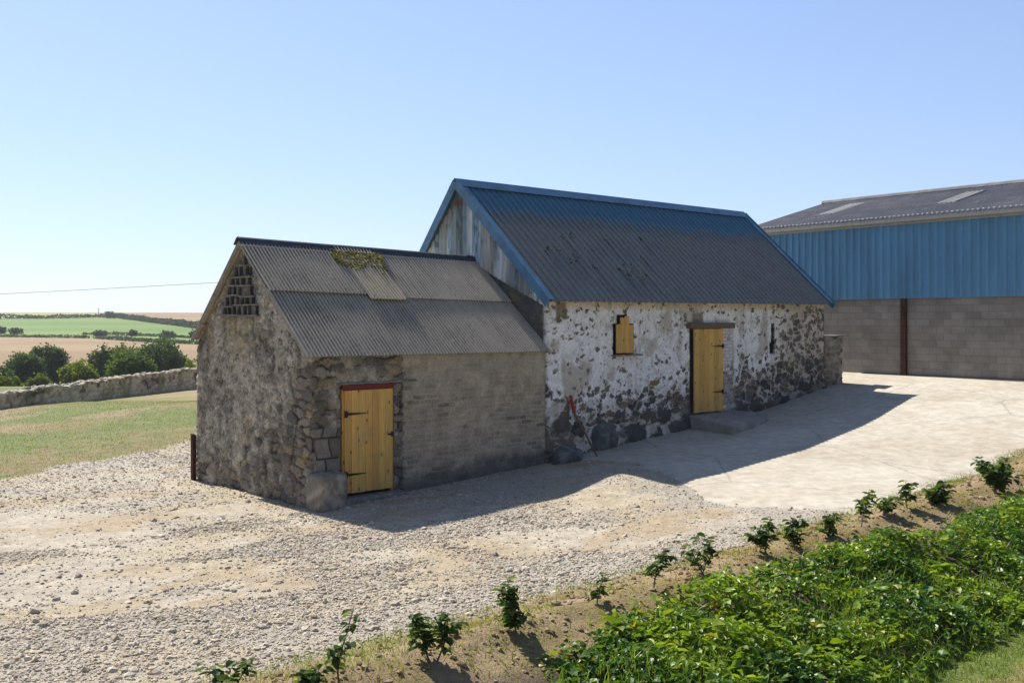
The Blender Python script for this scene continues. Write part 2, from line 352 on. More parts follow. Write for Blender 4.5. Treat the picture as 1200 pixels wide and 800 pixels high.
def concrete_mat():
    m, nt, p = mat_new('yard_concrete'); L = nt.links.new
    tc = nd(nt, 'ShaderNodeTexCoord')
    def noise(s, d=6.0, r=.65):
        n = nd(nt, 'ShaderNodeTexNoise', ins={'Scale': s, 'Detail': d, 'Roughness': r}); L(tc.outputs['Object'], n.inputs[0]); return n
    a = noise(.55); b = noise(4.5); c = noise(45.0)
    cr = nd(nt, 'ShaderNodeValToRGB'); e = cr.color_ramp.elements
    e[0].position = .32; e[0].color = (.425, .375, .29, 1); e[1].position = .66; e[1].color = (.54, .50, .42, 1); L(a.outputs[0], cr.inputs[0])
    rr = nd(nt, 'ShaderNodeMapRange', ins={'From Min': .3, 'From Max': .7, 'To Min': .76, 'To Max': 1.14}); L(b.outputs[0], rr.inputs[0])
    ml = nd(nt, 'ShaderNodeVectorMath', operation='SCALE'); L(cr.outputs[0], ml.inputs[0]); L(rr.outputs[0], ml.inputs['Scale'])
    # hairline cracks
    di = nd(nt, 'ShaderNodeMix', data_type='VECTOR', ins={0: .12}); L(tc.outputs['Object'], di.inputs[4]); L(b.outputs['Color'], di.inputs[5])
    vo = nd(nt, 'ShaderNodeTexVoronoi', feature='DISTANCE_TO_EDGE', ins={'Scale': .32}); L(di.outputs[1], vo.inputs[0])
    kr = nd(nt, 'ShaderNodeMapRange', ins={'From Min': .002, 'From Max': .008, 'To Min': .75, 'To Max': 1.0}); L(vo.outputs['Distance'], kr.inputs[0])
    m2 = nd(nt, 'ShaderNodeVectorMath', operation='SCALE'); L(ml.outputs[0], m2.inputs[0]); L(kr.outputs[0], m2.inputs['Scale'])
    L(m2.outputs[0], p.inputs['Base Color']); p.inputs['Roughness'].default_value = .9; p.inputs['Specular IOR Level'].default_value = .25
    bm = nd(nt, 'ShaderNodeBump', ins={'Strength': .5, 'Distance': .012}); L(c.outputs[0], bm.inputs['Height']); L(bm.outputs[0], p.inputs['Normal'])
    return m
M['concrete'] = concrete_mat()

# ------------------------------------------------------------------ frame of the two stone buildings and the land
TH = math.atan2(.675, .738)
UX, UY = math.cos(TH), math.sin(TH)
OX, OY = -3.45, 17.63
def to_uv(X, Y):
    return (X - OX) * UX + (Y - OY) * UY, -(X - OX) * UY + (Y - OY) * UX
def to_xy(u, v):
    return OX + u * UX - v * UY, OY + u * UY + v * UX

TY = [-400, 30, 45, 58, 75, 95, 120, 170, 250, 330, 350, 520, 640, 700, 1000, 3500]
TZ = [0, 0, -.3, -.4, -2, -5.5, -7, -6.6, -4.1, -2, -1.5, 4.5, 9.0, 9.3, 8, -6]
def land(X, Y):
    return np.interp(Y, TY, TZ)

def yard(X, Y, detail=True):
    u, v = to_uv(X, Y)
    gw = np.interp(u, [-10, 0, 3, 5.7, 10, 13, 16.8, 20, 30], [0, -.02, .09, .25, .58, .82, 1.35, 1.6, 1.8])
    gb = np.interp(u, [-6, 0, 5, 10, 14, 17, 20], [-.02, .03, .13, .26, .7, 1.15, 1.65])
    h = gw + (gb - gw) * np.clip(-v / 7.4, 0, 1)
    h = h + .16 * np.exp(-((v + 7.75) / .5) ** 2) * (.6 + .8 * fbm(u * .9, v * .9, 5, 2))
    h = h - .45 * sst(-8.25, -10.5, v)
    h = h - .3 * sst(-11.5, -16, v)
    h = h - .34 * sst(-9, -19, X) * sst(24, 39, Y)
    # piled gravel at the end of the concrete
    h = h + .12 * np.exp(-((u - 5.2) / 1.1) ** 2 - ((v + 2.6) / 1.0) ** 2)
    if detail:
        h = h + .09 * (fbm(u * 2.6, v * 2.6, 35, 4) - .5) * sst(-6.8, -7.2, v)
        h = h + .05 * (fbm(u * .8, v * .8, 31, 3) - .5) + .025 * (fbm(u * 5, v * 5, 33, 3) - .5)
    return h

def height(X, Y, detail=True):
    X = np.asarray(X, float); Y = np.asarray(Y, float)
    m = sst(34, 46, Y - .35 * np.maximum(X, 0))
    return yard(X, Y, detail) * (1 - m) + land(X, Y) * m

def conc_sd(u, v):
    """>0 on the concrete, metres from its ragged edge"""
    ub = np.interp(-v, [-12, -6, 0, 1.7, 3.2, 4.6, 5.6, 6.6, 9], [17.8, 17.6, 5.9, 6.7, 6.05, 5.1, 4.9, 5.4, 6.5])
    d1 = (u - ub) * .9; d2 = v + 6.95 + .1 * (fbm(u, v * 0, 3, 2) - .5)
    return np.minimum(d1, d2) + .9 * (fbm(u * .9, v * .9, 44, 3) - .5) * .5

def grass_sd(X, Y):
    """>0 on the dry field left of the yard"""
    xb = np.interp(Y, [10, 17, 21, 27.2, 34, 60], [-13.6, -11.7, -10.5, -8.4, -5.0, 6.0])
    return (xb - X) + .9 * (fbm(X * .7, Y * .7, 61, 4) - .5)

def grid(xs, ys):
    Xg, Yg = np.meshgrid(xs, ys)
    nx, ny = len(xs), len(ys)
    i = np.arange(ny - 1)[:, None] * nx + np.arange(nx - 1)[None, :]
    F = np.stack([i, i + 1, i + 1 + nx, i + nx], -1).reshape(-1, 4)
    return Xg, Yg, F

def gravel_amount(u, v):
    return .62 * fbm(u * .55 + 3, v * .9, 71, 3) + .38 * fbm(u * .16 + .05 * v, v * 1.25 + .25 * u, 73, 3)

# near ground sheet
xs = np.arange(-27, 24.01, .085); ys = np.concatenate([np.arange(4.5, 24, .085), np.arange(24, 46, .2)])
Xg, Yg, F = grid(xs, ys)
U, Vv = to_uv(Xg, Yg)
Zg = height(Xg, Yg)
gr = grass_sd(Xg, Yg); gm = sst(-.05, .25, gr)
ga = gravel_amount(U, Vv)
Zg = Zg - .03 * (1 - gm) * 0
n1 = fbm(U * .8, Vv * 1.3, 81, 4); n2 = fbm(U * 6, Vv * 6, 83, 3); n3 = fbm(U * 22, Vv * 22, 85, 2)
col = mixc((.54, .48, .39), (.48, .385, .265), sst(.46, .66, n1))
col = mixc(col, (.47, .43, .37), sst(.48, .58, ga) * .8)
col = mixc(col, (.52, .44, .31), sst(.58, .70, fbm(U * .6 + 9, Vv * 1.1, 87, 3)) * .7)
col = col * np.array((.84, .835, .81)) * (.82 + .36 * n2)[..., None] * (.86 + .28 * n3)[..., None]
# field
g1 = fbm(Xg * .35, Yg * .22, 91, 4); g2 = fbm(Xg * 2.2, Yg * 1.6, 93, 4)
gcol = mixc((.21, .175, .078), (.13, .165, .040), sst(.38, .60, .55 * g1 + .45 * g2))
gcol = mixc(gcol, (.30, .22, .14), sst(.55, .72, fbm(Xg * .5 + 5, Yg * .25, 95, 3)) * .7)
gcol = gcol * (.75 + .5 * fbm(Xg * 7, Yg * 7, 97, 2))[..., None]
col = mixc(col, gcol, gm)
# dirt bank and soil under the plants, lawn
bank = sst(-6.75, -7.05, Vv + .55 * (fbm(U * 1.1, Vv * 1.1, 99, 3) - .5))
bcol = mixc((.30, .215, .125), (.235, .18, .075), sst(.42, .6, fbm(U * 2, Vv * 2, 101, 4))) * (.75 + .5 * fbm(U * 9, Vv * 9, 103, 3))[..., None]
col = mixc(col, bcol, bank)
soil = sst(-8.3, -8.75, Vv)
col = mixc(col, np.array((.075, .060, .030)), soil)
lawn = sst(-10.15, -10.6, Vv + .3 * (fbm(U, Vv, 105, 3) - .5))
col = mixc(col, mixc((.13, .17, .035), (.26, .22, .09), sst(.5, .7, fbm(U * 1.6, Vv * 1.6, 107, 3))), lawn)
m_edge = np.minimum.reduce([Xg + 27, 24 - Xg, Yg - 4.5, 46 - Yg])
Zg = Zg - .5 * (1 - sst(0, 1.2, m_edge))
# kept just under the concrete slab
sdc = conc_sd(U, Vv)
Zg = Zg - .05 * sst(.15, .5, sdc)
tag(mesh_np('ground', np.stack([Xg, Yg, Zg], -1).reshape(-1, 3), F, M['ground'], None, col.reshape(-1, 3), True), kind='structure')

# concrete yard, sinking under the gravel at its ragged edge
us = np.arange(3.5, 31, .11); vs = np.arange(-8.2, 8.5, .11)
Ug, Vg, F = grid(us, vs)
Xc, Yc = to_xy(Ug, Vg); sd = conc_sd(Ug, Vg)
Zc = height(Xc, Yc, False) + .012 * (fbm(Ug * .9, Vg * .9, 47, 2) - .5) + np.clip(sd * .12, -.12, .035)
keep = (sd.reshape(-1)[F].max(1) > -.7)
tag(mesh_np('concrete_yard', np.stack([Xc, Yc, Zc], -1).reshape(-1, 3), F[keep], M['concrete'], None, None, True), kind='structure')

# far land
def YatPx(px, py):
    """distance at which the far land is seen at this height of the picture"""
    for Y in np.arange(120, 900, 1.0):
        if CAMZ + (377 - py) / 1200 * Y <= land(0, Y): return Y
    return 900.0
HPX = np.arange(-700, 1900, 20.0)
H1 = np.array([max(YatPx(x, np.interp(x, [-700, 0, 60, 130, 240, 600, 1900], [376, 373.5, 373.5, 371.5, 386, 392, 392])), 1) for x in HPX])
H2 = np.array([YatPx(x, np.interp(x, [-700, 0, 110, 235, 600, 1900], [393, 395, 397, 404, 407, 407])) for x in HPX])
H3 = np.array([YatPx(x, np.interp(x, [-700, 95, 150, 240, 600, 1900], [391, 392, 393.2, 396.5, 400, 400])) for x in HPX])
def hcurve(Hc, X, Y):
    return np.interp(600 + 1200 * X / np.maximum(Y, 1), HPX, Hc)
rows = np.concatenate([np.arange(-150, 4, 8), np.arange(4, 60, 1.5), np.arange(60, 240, 4), np.arange(240, 700, 2.5), np.geomspace(702, 3500, 30)])
qs = np.linspace(-1.25, 1.25, 220)
Qg, Rg, F = grid(qs, rows)
Xf = Qg * (np.abs(Rg) + 40); Yf = Rg + 0 * Qg
Zf = height(Xf, Yf, False) + .5 * (fbm(Xf * .02, Yf * .012, 201, 3) - .5) * sst(60, 150, Yf)
inside = sst(0, 2.5, np.minimum.reduce([Xf + 27, 24 - Xf, Yf - 4.5, 46 - Yf]))
Zf = Zf - 1.2 * inside - .06
h1 = hcurve(H1, Xf, Yf); h2 = hcurve(H2, Xf, Yf); h3 = hcurve(H3, Xf, Yf)
pxx = 600 + 1200 * Xf / np.maximum(Yf, 1)
rn = fbm(Xf * .01, Yf * .03, 211, 4)
tan = mixc((.235, .155, .075), (.29, .20, .105), sst(.3, .7, rn)); green = mixc((.095, .175, .022), (.145, .215, .035), sst(.3, .7, rn)); yel = mixc((.23, .26, .06), (.28, .28, .09), rn)
colf = mixc((.20, .18, .07), (.12, .15, .04), sst(.4, .6, fbm(Xf * .06, Yf * .06, 213, 3)))
tg1 = fbm(Xf * .35, Yf * .22, 91, 4); tg2 = fbm(Xf * 2.2, Yf * 1.6, 93, 4)
tcol = mixc((.28, .215, .11), (.20, .185, .07), sst(.42, .62, .55 * tg1 + .45 * tg2))
tcol = mixc(tcol, (.30, .22, .14), sst(.55, .72, fbm(Xf * .5 + 5, Yf * .25, 95, 3)) * .7)
colf = mixc(colf, tcol, sst(76, 70, Yf) * sst(-22, -20, Xf + .5 * (Yf < 0) - np.interp(Yf, [21, 40, 56, 70], [-3.4, .8, 3.5, 6.4]) + .8))
colf = mixc(colf, tan, sst(150, 170, Yf))
colf = mixc(colf, green, sst(-1, 1, Yf - h2))
colf = mixc(colf, mixc(yel, tan, sst(95, 125, pxx)), sst(-1, 1, Yf - h1))
tag(mesh_np('terrain', np.stack([Xf, Yf, Zf], -1).reshape(-1, 3), F, M['field'], None, colf.reshape(-1, 3), True), kind='structure')

# thin summer haze over the whole place
hz_m = bpy.data.materials.new('air'); hz_m.use_nodes = True; hnt = hz_m.node_tree
hnt.nodes.remove(hnt.nodes['Principled BSDF'])
hv = hnt.nodes.new('ShaderNodeVolumePrincipled'); hv.inputs['Color'].default_value = (.86, .92, 1.0, 1); hv.inputs['Density'].default_value = HAZE; hv.inputs['Anisotropy'].default_value = .2
hnt.links.new(hv.outputs[0], hnt.nodes['Material Output'].inputs['Volume'])
hb = np.array([[x, y, z] for x in (-4700, 4700) for y in (-300, 3700) for z in (-12, 16)], float)
hz = mesh_np('haze', hb, np.array([[0, 1, 3, 2], [4, 6, 7, 5], [0, 4, 5, 1], [2, 3, 7, 6], [0, 2, 6, 4], [1, 5, 7, 3]]), hz_m); tag(hz, 'thin pale summer haze over the valley and hills', 'haze', kind='stuff')

# ------------------------------------------------------------------ leaves, blades, stones
LEAF_V = np.array([[0, 0, 0], [.28, .30, .05], [.68, .26, .05], [1, 0, -.06], [.68, -.26, .05], [.28, -.30, .05], [.5, 0, -.03]])
LEAF_F = np.array([[6, 0, 1], [6, 1, 2], [6, 2, 3], [6, 3, 4], [6, 4, 5], [6, 5, 0]])

def unit(a): return a / (np.linalg.norm(a, axis=-1, keepdims=True) + 1e-9)

def leaves(P, D, N, size, wid=1.0):
    """P base points, D pointing directions, N upper side; all (n,3)"""
    D = unit(D); S = unit(np.cross(N, D)); N2 = np.cross(D, S)
    s = np.broadcast_to(np.asarray(size, float), (len(P),))[:, None, None]; w = np.broadcast_to(np.asarray(wid, float), (len(P),))[:, None, None]
    V = P[:, None] + s * (LEAF_V[None, :, 0:1] * D[:, None] + w * LEAF_V[None, :, 1:2] * S[:, None] + LEAF_V[None, :, 2:3] * 2.0 * N2[:, None])
    F = LEAF_F[None] + 7 * np.arange(len(P))[:, None, None]
    return V.reshape(-1, 3), F.reshape(-1, 3)

def blades(P, D, L, w):
    """grass blades: bent strips of 2 quads + tip; D lean direction (with z)"""
    n = len(P); rng = np.random.default_rng(n)
    D = unit(D); S = unit(np.cross(D, np.array([0, 0, 1.0])) + 1e-4)
    an = rng.uniform(0, 6.28, n); rot = np.stack([np.cos(an), np.sin(an), 0 * an], -1); S = unit(S * .3 + rot)
    L = np.broadcast_to(L, (n,))[:, None]; w = np.broadcast_to(w, (n,))[:, None]
    mid = P + D * L * .55; tip = P + D * L + np.array([D[:, 0], D[:, 1], -.35 + 0 * D[:, 0]]).T * L * .35
    V = np.stack([P - S * w, P + S * w, mid + S * w * .75, mid - S * w * .75, tip], 1).reshape(-1, 3)
    b = 5 * np.arange(n)[:, None]
    return V, [np.concatenate([b + 3, b + 2, b + 4], 1), np.concatenate([b, b + 1, b + 2, b + 3], 1)]

_t = (1 + 5 ** .5) / 2
ICO_V = unit(np.array([[-1, _t, 0], [1, _t, 0], [-1, -_t, 0], [1, -_t, 0], [0, -1, _t], [0, 1, _t], [0, -1, -_t], [0, 1, -_t], [_t, 0, -1], [_t, 0, 1], [-_t, 0, -1], [-_t, 0, 1]], float))
ICO_F = np.array([[0, 11, 5], [0, 5, 1], [0, 1, 7], [0, 7, 10], [0, 10, 11], [1, 5, 9], [5, 11, 4], [11, 10, 2], [10, 7, 6], [7, 1, 8], [3, 9, 4], [3, 4, 2], [3, 2, 6], [3, 6, 8], [3, 8, 9], [4, 9, 5], [2, 4, 11], [6, 2, 10], [8, 6, 7], [9, 8, 1]])
def rocks(P, size, rng, flat=.62, jit=.28):
    n = len(P)
    sc = np.stack([rng.uniform(.75, 1.3, n), rng.uniform(.75, 1.15, n), rng.uniform(flat - .15, flat + .2, n)], -1) * np.asarray(size)[:, None]
    V = ICO_V[None] * (1 + rng.uniform(-jit, jit, (n, 12, 1))) * sc[:, None]
    a = rng.uniform(0, 6.283, n); ca, sa = np.cos(a)[:, None], np.sin(a)[:, None]
    t = rng.uniform(-.4, .4, n)[:, None]; x, y, z = V[..., 0], V[..., 1], V[..., 2]
    y, z = y * np.cos(t) - z * np.sin(t), y * np.sin(t) + z * np.cos(t)
    V = np.stack([x * ca - y * sa, x * sa + y * ca, z], -1) + P[:, None]
    F = ICO_F[None] + 12 * np.arange(n)[:, None, None]
    return V.reshape(-1, 3), F.reshape(-1, 3)

def boulder(name, mat, parent, size, seed, at=(0, 0, 0), rz=0, box=0.0, col=None):
    am = .25 if box else 1.0
    import bmesh
    bm = bmesh.new()
    bmesh.ops.create_icosphere(bm, subdivisions=4, radius=1)
    V = np.array([v.co[:] for v in bm.verts]); F = np.array([[v.index for v in f.verts] for f in bm.faces]); bm.free()
    if box > 0:
        p = 2 / (1 - box * .85); V = V / ((np.abs(V) ** p).sum(1, keepdims=True) ** (1 / p))
    r = 1 + am * .45 * (fbm(V[:, 0] * 1.5 + seed, V[:, 1] * 1.5 + V[:, 2] * 1.2, seed, 4) - .5) + am * .22 * (fbm(V[:, 2] * 2.5 + V[:, 0], V[:, 1] * 2.5, seed + 5, 4) - .5)
    V = V * r[:, None] * np.array(size)
    if col is None: col = (.13, .125, .11)
    cc = mixc(col, np.array(col) * 1.9, sst(.45, .65, fbm(V[:, 0] * 9, V[:, 2] * 9 + V[:, 1] * 5, seed + 3, 4)))
    o = mesh_np(name, V, F, mat, parent, cc, True); o.location = at; o.rotation_euler = (0, 0, rz)
    return o

# ------------------------------------------------------------------ stone walls as continuous displaced shells
def wall_strip(name, path, svals, topf, zbot, nz, feat, mat, parent):
    path = np.array(path, float); seg = np.diff(path, axis=0); ln = np.linalg.norm(seg, axis=1); cum = np.concatenate([[0], np.cumsum(ln)])
    nrm = np.stack([seg[:, 1], -seg[:, 0]], -1) / ln[:, None]            # outward: right of the travel direction
    def at(s):
        s = np.clip(s, 0, cum[-1]); k = np.clip(np.searchsorted(cum, s, 'right') - 1, 0, len(seg) - 1)
        t = (s - cum[k]) / ln[k]
        return path[k] + seg[k] * t[:, None], nrm[k]
    P = 0; N = 0
    for d in (-.05, -.025, 0, .025, .05):
        p, n = at(svals + d); P = P + p / 5; N = N + n
    N = unit(N)
    top = topf(P[:, 0], P[:, 1])
    t = np.linspace(0, 1, nz)[:, None]
    Z = zbot + t * (top[None] - zbot); S = np.broadcast_to(svals[None], Z.shape)
    disp, col = feat(S, Z, np.broadcast_to(P[None, :, 0], Z.shape), np.broadcast_to(P[None, :, 1], Z.shape))
    V = np.stack([P[None, :, 0] + N[None, :, 0] * disp, P[None, :, 1] + N[None, :, 1] * disp, Z], -1).reshape(-1, 3)
    nx = len(svals)
    i = np.arange(nz - 1)[:, None] * nx + np.arange(nx - 1)[None, :]
    F = np.stack([i, i + 1, i + 1 + nx, i + nx], -1).reshape(-1, 4)
    return mesh_np(name, V, F, mat, parent, np.clip(col, .01, .9).reshape(-1, 3), True)

def sampled(breaks):
    """[(s0, s1, step), ...] -> sample positions"""
    out = [np.arange(a, b, st) for a, b, st in breaks]; return np.concatenate(out + [[breaks[-1][1]]])

def rect_mask(a, b, a0, a1, b0, b1, soft=.012):
    return np.minimum(np.minimum(sst(a0 - soft, a0 + soft, a), 1 - sst(a1 - soft, a1 + soft, a)), np.minimum(sst(b0 - soft, b0 + soft, b), 1 - sst(b1 - soft, b1 + soft, b)))

def bricks(x, z, bw, bh, seed, jm=.009):
    j = np.floor(z / bh); xx = x + .5 * bw * (j % 2); i = np.floor(xx / bw)
    fx = (xx / bw - i) * bw; fz = (z / bh - j) * bh
    d = np.minimum(np.minimum(fx, bw - fx), np.minimum(fz, bh - fz))
    return sst(jm * .5, jm * 1.3, d), hsh(i, j, seed), hsh(i, j, seed + 1)

# ================================================================== SHED
shed = empty('stone_shed', (OX, OY, 0), TH, label='small old stone shed with grey corrugated roof, yellow door and pigeon holes in its gable', cat='shed')
S_EV, S_EZ, S_RV, S_L = -.13, 2.60, 2.34, 5.62
def s_ridge(u): return 4.74 - .115 * (u / 5.6)
S_BV, S_BZ = 4.38, 2.83
def shed_roof_z(u, v):
    r = s_ridge(u)
    f = S_EZ + (v - S_EV) * (r - S_EZ) / (S_RV - S_EV); b = r - (v - S_RV) * (r - S_BZ) / (S_BV - S_RV)
    return np.minimum(f, b)

HOLES = []
for z, vs_ in ((4.37, [2.33]), (4.16, [2.70, 2.52, 2.28, 2.14]), (3.97, [2.86, 2.66, 2.44, 2.17]), (3.79, [2.98, 2.77, 2.56, 2.10]),
               (3.60, [3.07, 2.87, 2.66, 2.46, 2.27, 2.04]), (3.41, [3.18, 3.0, 2.80, 2.60, 2.36, 2.17, 1.90])):
    for q in vs_: HOLES.append((q, z + random.Random(int(z * 100 + q * 1000)).uniform(-.012, .012)))

def shed_feat(S, Z, Uu, Vl):
    gable = sst(.03, -.03, Uu - .02); front = 1 - gable
    w = (fbm(S * 3.1, Z * 3.1, 12, 5, .65) - .5) * .24; w2 = (fbm(S * 3.1 + 40, Z * 3.1, 14, 5, .65) - .5) * .20
    f1, f2, r1, r2, r3 = vor(S + w, Z + w2, .30, .17, 5)
    g1, g2, q1, q2, q3 = vor(S + w * 1.4 + 3, Z + w2, .15, .085, 8)
    edge = sst(.03, .22, f2 - f1); edge2 = sst(.03, .25, g2 - g1)
    nA = fbm(S * 1.1, Z * 1.1, 21, 4); nB = fbm(S * 6, Z * 6, 23, 4); nC = fbm(S * 30, Z * 30, 25, 3); nD = fbm(S * 3, Z * .8, 27, 4)
    # render/mortar cover left on the stone: thick on the gable's upper face, worn off near the corner and the foot
    cov = .82 - .62 * sst(1.9, .25, Vl) * sst(2.9, 1.2, Z) - .30 * sst(1.3, .2, Z) * gable + .9 * (nA - .5) + .5 * (nB - .5)
    cov = np.where(front > .5, .46 + .8 * (nA - .5) + .7 * (nB - .5), cov)
    show = np.clip(1 - cov, 0, 1) ; show = sst(.28, .60, show + .25 * (r3 - .5) + .5 * (nC - .5))
    bulge = (1 - np.clip(f1 / .75, 0, 1) ** 2) * edge
    disp = .018 * bulge * (.35 + .65 * show) + .012 * edge2 * (1 - show) * sst(.5, .6, nB) + .006 * edge2 * gable + .015 * (nB - .5) + .018 * (nC - .5) + .05 * (fbm(S * .5, Z * .5, 29, 2) - .5)
    disp = disp - .022 * show * (1 - edge)
    stone = mixc((.14, .12, .097), (.27, .235, .19), r1); stone = mixc(stone, (.27, .21, .125), sst(.72, .9, r2) * .75); stone = mixc(stone, (.085, .085, .085), sst(.7, .85, r3) * .7)
    stone = stone * (.7 + .6 * nC)[..., None] * (.75 + .5 * nB)[..., None]
    rend = mixc((.255, .225, .18), (.385, .345, .28), sst(.3, .7, nA * .4 + nB * .6))
    rend = mixc(rend, (.145, .13, .112), sst(.52, .70, nD) * .75)
    rend = mixc(rend, (.50, .47, .41), sst(.57, .68, nC * .6 + nB * .4) * .75)
    rend = mixc(rend, (.07, .062, .055), sst(.42, .32, nC * .6 + nB * .4) * .85)
    rend = mixc(rend, (.30, .24, .10), sst(.56, .68, fbm(S * 1.6 + 7, Z * .9, 35, 4)) * .35)
    rend = rend * (1 + .75 * (q1 - .5) * edge2 * gable)[..., None]
    rend = mixc(rend, rend * np.array((1.25, 1.22, 1.18)), (1 - edge2) * gable * sst(.4, .6, nA))
    col = mixc(rend, stone, show * edge)
    # dark joints where the mortar is gone
    lost = show * (1 - edge) * sst(.40, .58, fbm(S * 2.5 + 11, Z * 2.5, 37, 3))
    col = mixc(col, (.045, .038, .03), lost * .8); disp = disp - .03 * lost
    # crack running down near the corner of the gable
    cx = .62 + .10 * np.sin(Z * 3.1) + .22 * (fbm(Z * 2.2, Z * 0, 39, 3) - .5)
    ck = gable * sst(.075, .02, np.abs(Vl - cx) * (1 + 2.2 * (1 - sst(.35, .6, fbm(S * 4, Z * 4, 40, 2))))) * sst(2.25, 2.0, Z) * sst(.5, .8, Z)
    disp = disp - .07 * ck; col = mixc(col, (.03, .025, .02), ck * .85)
    # ---- concrete-brick infill right of the door
    bm_ = front * sst(1.92, 1.95, Uu + .012 * np.sign(np.sin(Z * 2 * math.pi / .17)) + .03 * (nB - .5))
    bk, b1, b2 = bricks(Uu, Z + .012 * np.sin(Uu * 1.1), .29, .092, 51)
    smear = sst(.38, .62, nA * .5 + nB * .3 + .2 * sst(.8, 2.3, Z))
    bcol = mixc((.31, .26, .195), (.41, .35, .265), b1); bcol = mixc(bcol, (.085, .078, .070), sst(.78, .9, b2) * .65 * sst(.45, .6, fbm(Uu * 1.2, Z * 1.2, 53, 3)))
    bcol = mixc((.43, .375, .30), bcol, bk); bcol = mixc(bcol, (.42, .36, .275), smear * .8)
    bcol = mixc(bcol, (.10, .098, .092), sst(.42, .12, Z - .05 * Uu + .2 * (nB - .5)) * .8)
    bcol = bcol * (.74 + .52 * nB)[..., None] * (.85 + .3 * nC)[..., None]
    bcol = mixc(bcol, (.31, .29, .25), sst(.58, .70, fbm(Uu * .9, Z * 3.0, 55, 4)) * .35)
    bdisp = .006 * bk * (1 - .6 * smear) + .008 * (b1 - .5) * bk + .012 * (nB - .5) + .004 * (nC - .5)
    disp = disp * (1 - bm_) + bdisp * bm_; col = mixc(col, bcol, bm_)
    # ---- big square blocks left of the door
    qb = front * rect_mask(Uu, Z, .08, .63, .3, 1.35, .01)
    bk2, k1, k2 = bricks(Uu - .08 + .05 * np.sin(Z * 7), Z - .1, .31, .36, 57, .02)
    qcol = mixc((.15, .137, .12), (.25, .225, .19), k1) * (.75 + .5 * nB)[..., None]
    qcol = mixc((.06, .05, .04), qcol, bk2)
    qm = qb * sst(.3, .5, .4 + k2)
    col = mixc(col, qcol, qm); disp = disp * (1 - qm) + (.012 * bk2 + .01 * (nB - .5)) * qm
    # yellow lichen over the corner block
    lich = sst(.50, .60, fbm(S * 6 + 3, Z * 6, 59, 3)) * np.exp(-((Z - .78) / .10) ** 2) * sst(.75, .35, np.abs(Uu - .25) + Vl * .6)
    col = mixc(col, (.34, .24, .035), lich * .9)
    # ---- door opening
    dm = front * rect_mask(Uu, Z, .60, 1.70, -1, 2.05)
    disp = disp * (1 - dm) - .22 * dm; col = mixc(col, (.07, .06, .05), front * rect_mask(Uu, Z, .58, 1.72, -1, 2.07))
    # ---- pigeon holes
    hm = np.zeros_like(Z); nestzone = np.zeros_like(Z)
    for q, z in HOLES:
        hm = np.maximum(hm, gable * rect_mask(Vl, Z, q - .052, q + .052, z - .065, z + .07, .010))
        nestzone = np.maximum(nestzone, gable * rect_mask(Vl, Z, q - .15, q + .15, z - .12, z + .12, .05))
    disp = disp * (1 - .5 * nestzone) + .0 * nestzone
    nst, e1, e2 = bricks(Vl, Z - .03, .2, .19, 63, .014)
    col = mixc(col, mixc((.12, .12, .115), (.27, .255, .225), e1) * (.8 + .4 * nC)[..., None], nestzone * .8)
    disp = disp * (1 - hm) - .30 * hm
    for q, z in HOLES: hm = np.maximum(hm, gable * rect_mask(Vl, Z, q - .066, q + .066, z - .08, z + .085, .010))
    col = mixc(col, (.035, .034, .033), hm)
    # dark damp foot on the gable and broken stones at its left edge
    return disp, col

wall_strip('wall', [(S_L, 4.45), (0, 4.45), (0, 0), (S_L, 0)], sampled([(0, 5.4, .12), (5.4, 5.62 + 4.45 + .3, .0145), (10.37, 15.69, .0145)]),
           lambda u, v: shed_roof_z(u, v) - .07, -.35, 250, shed_feat, M['wall'], shed)

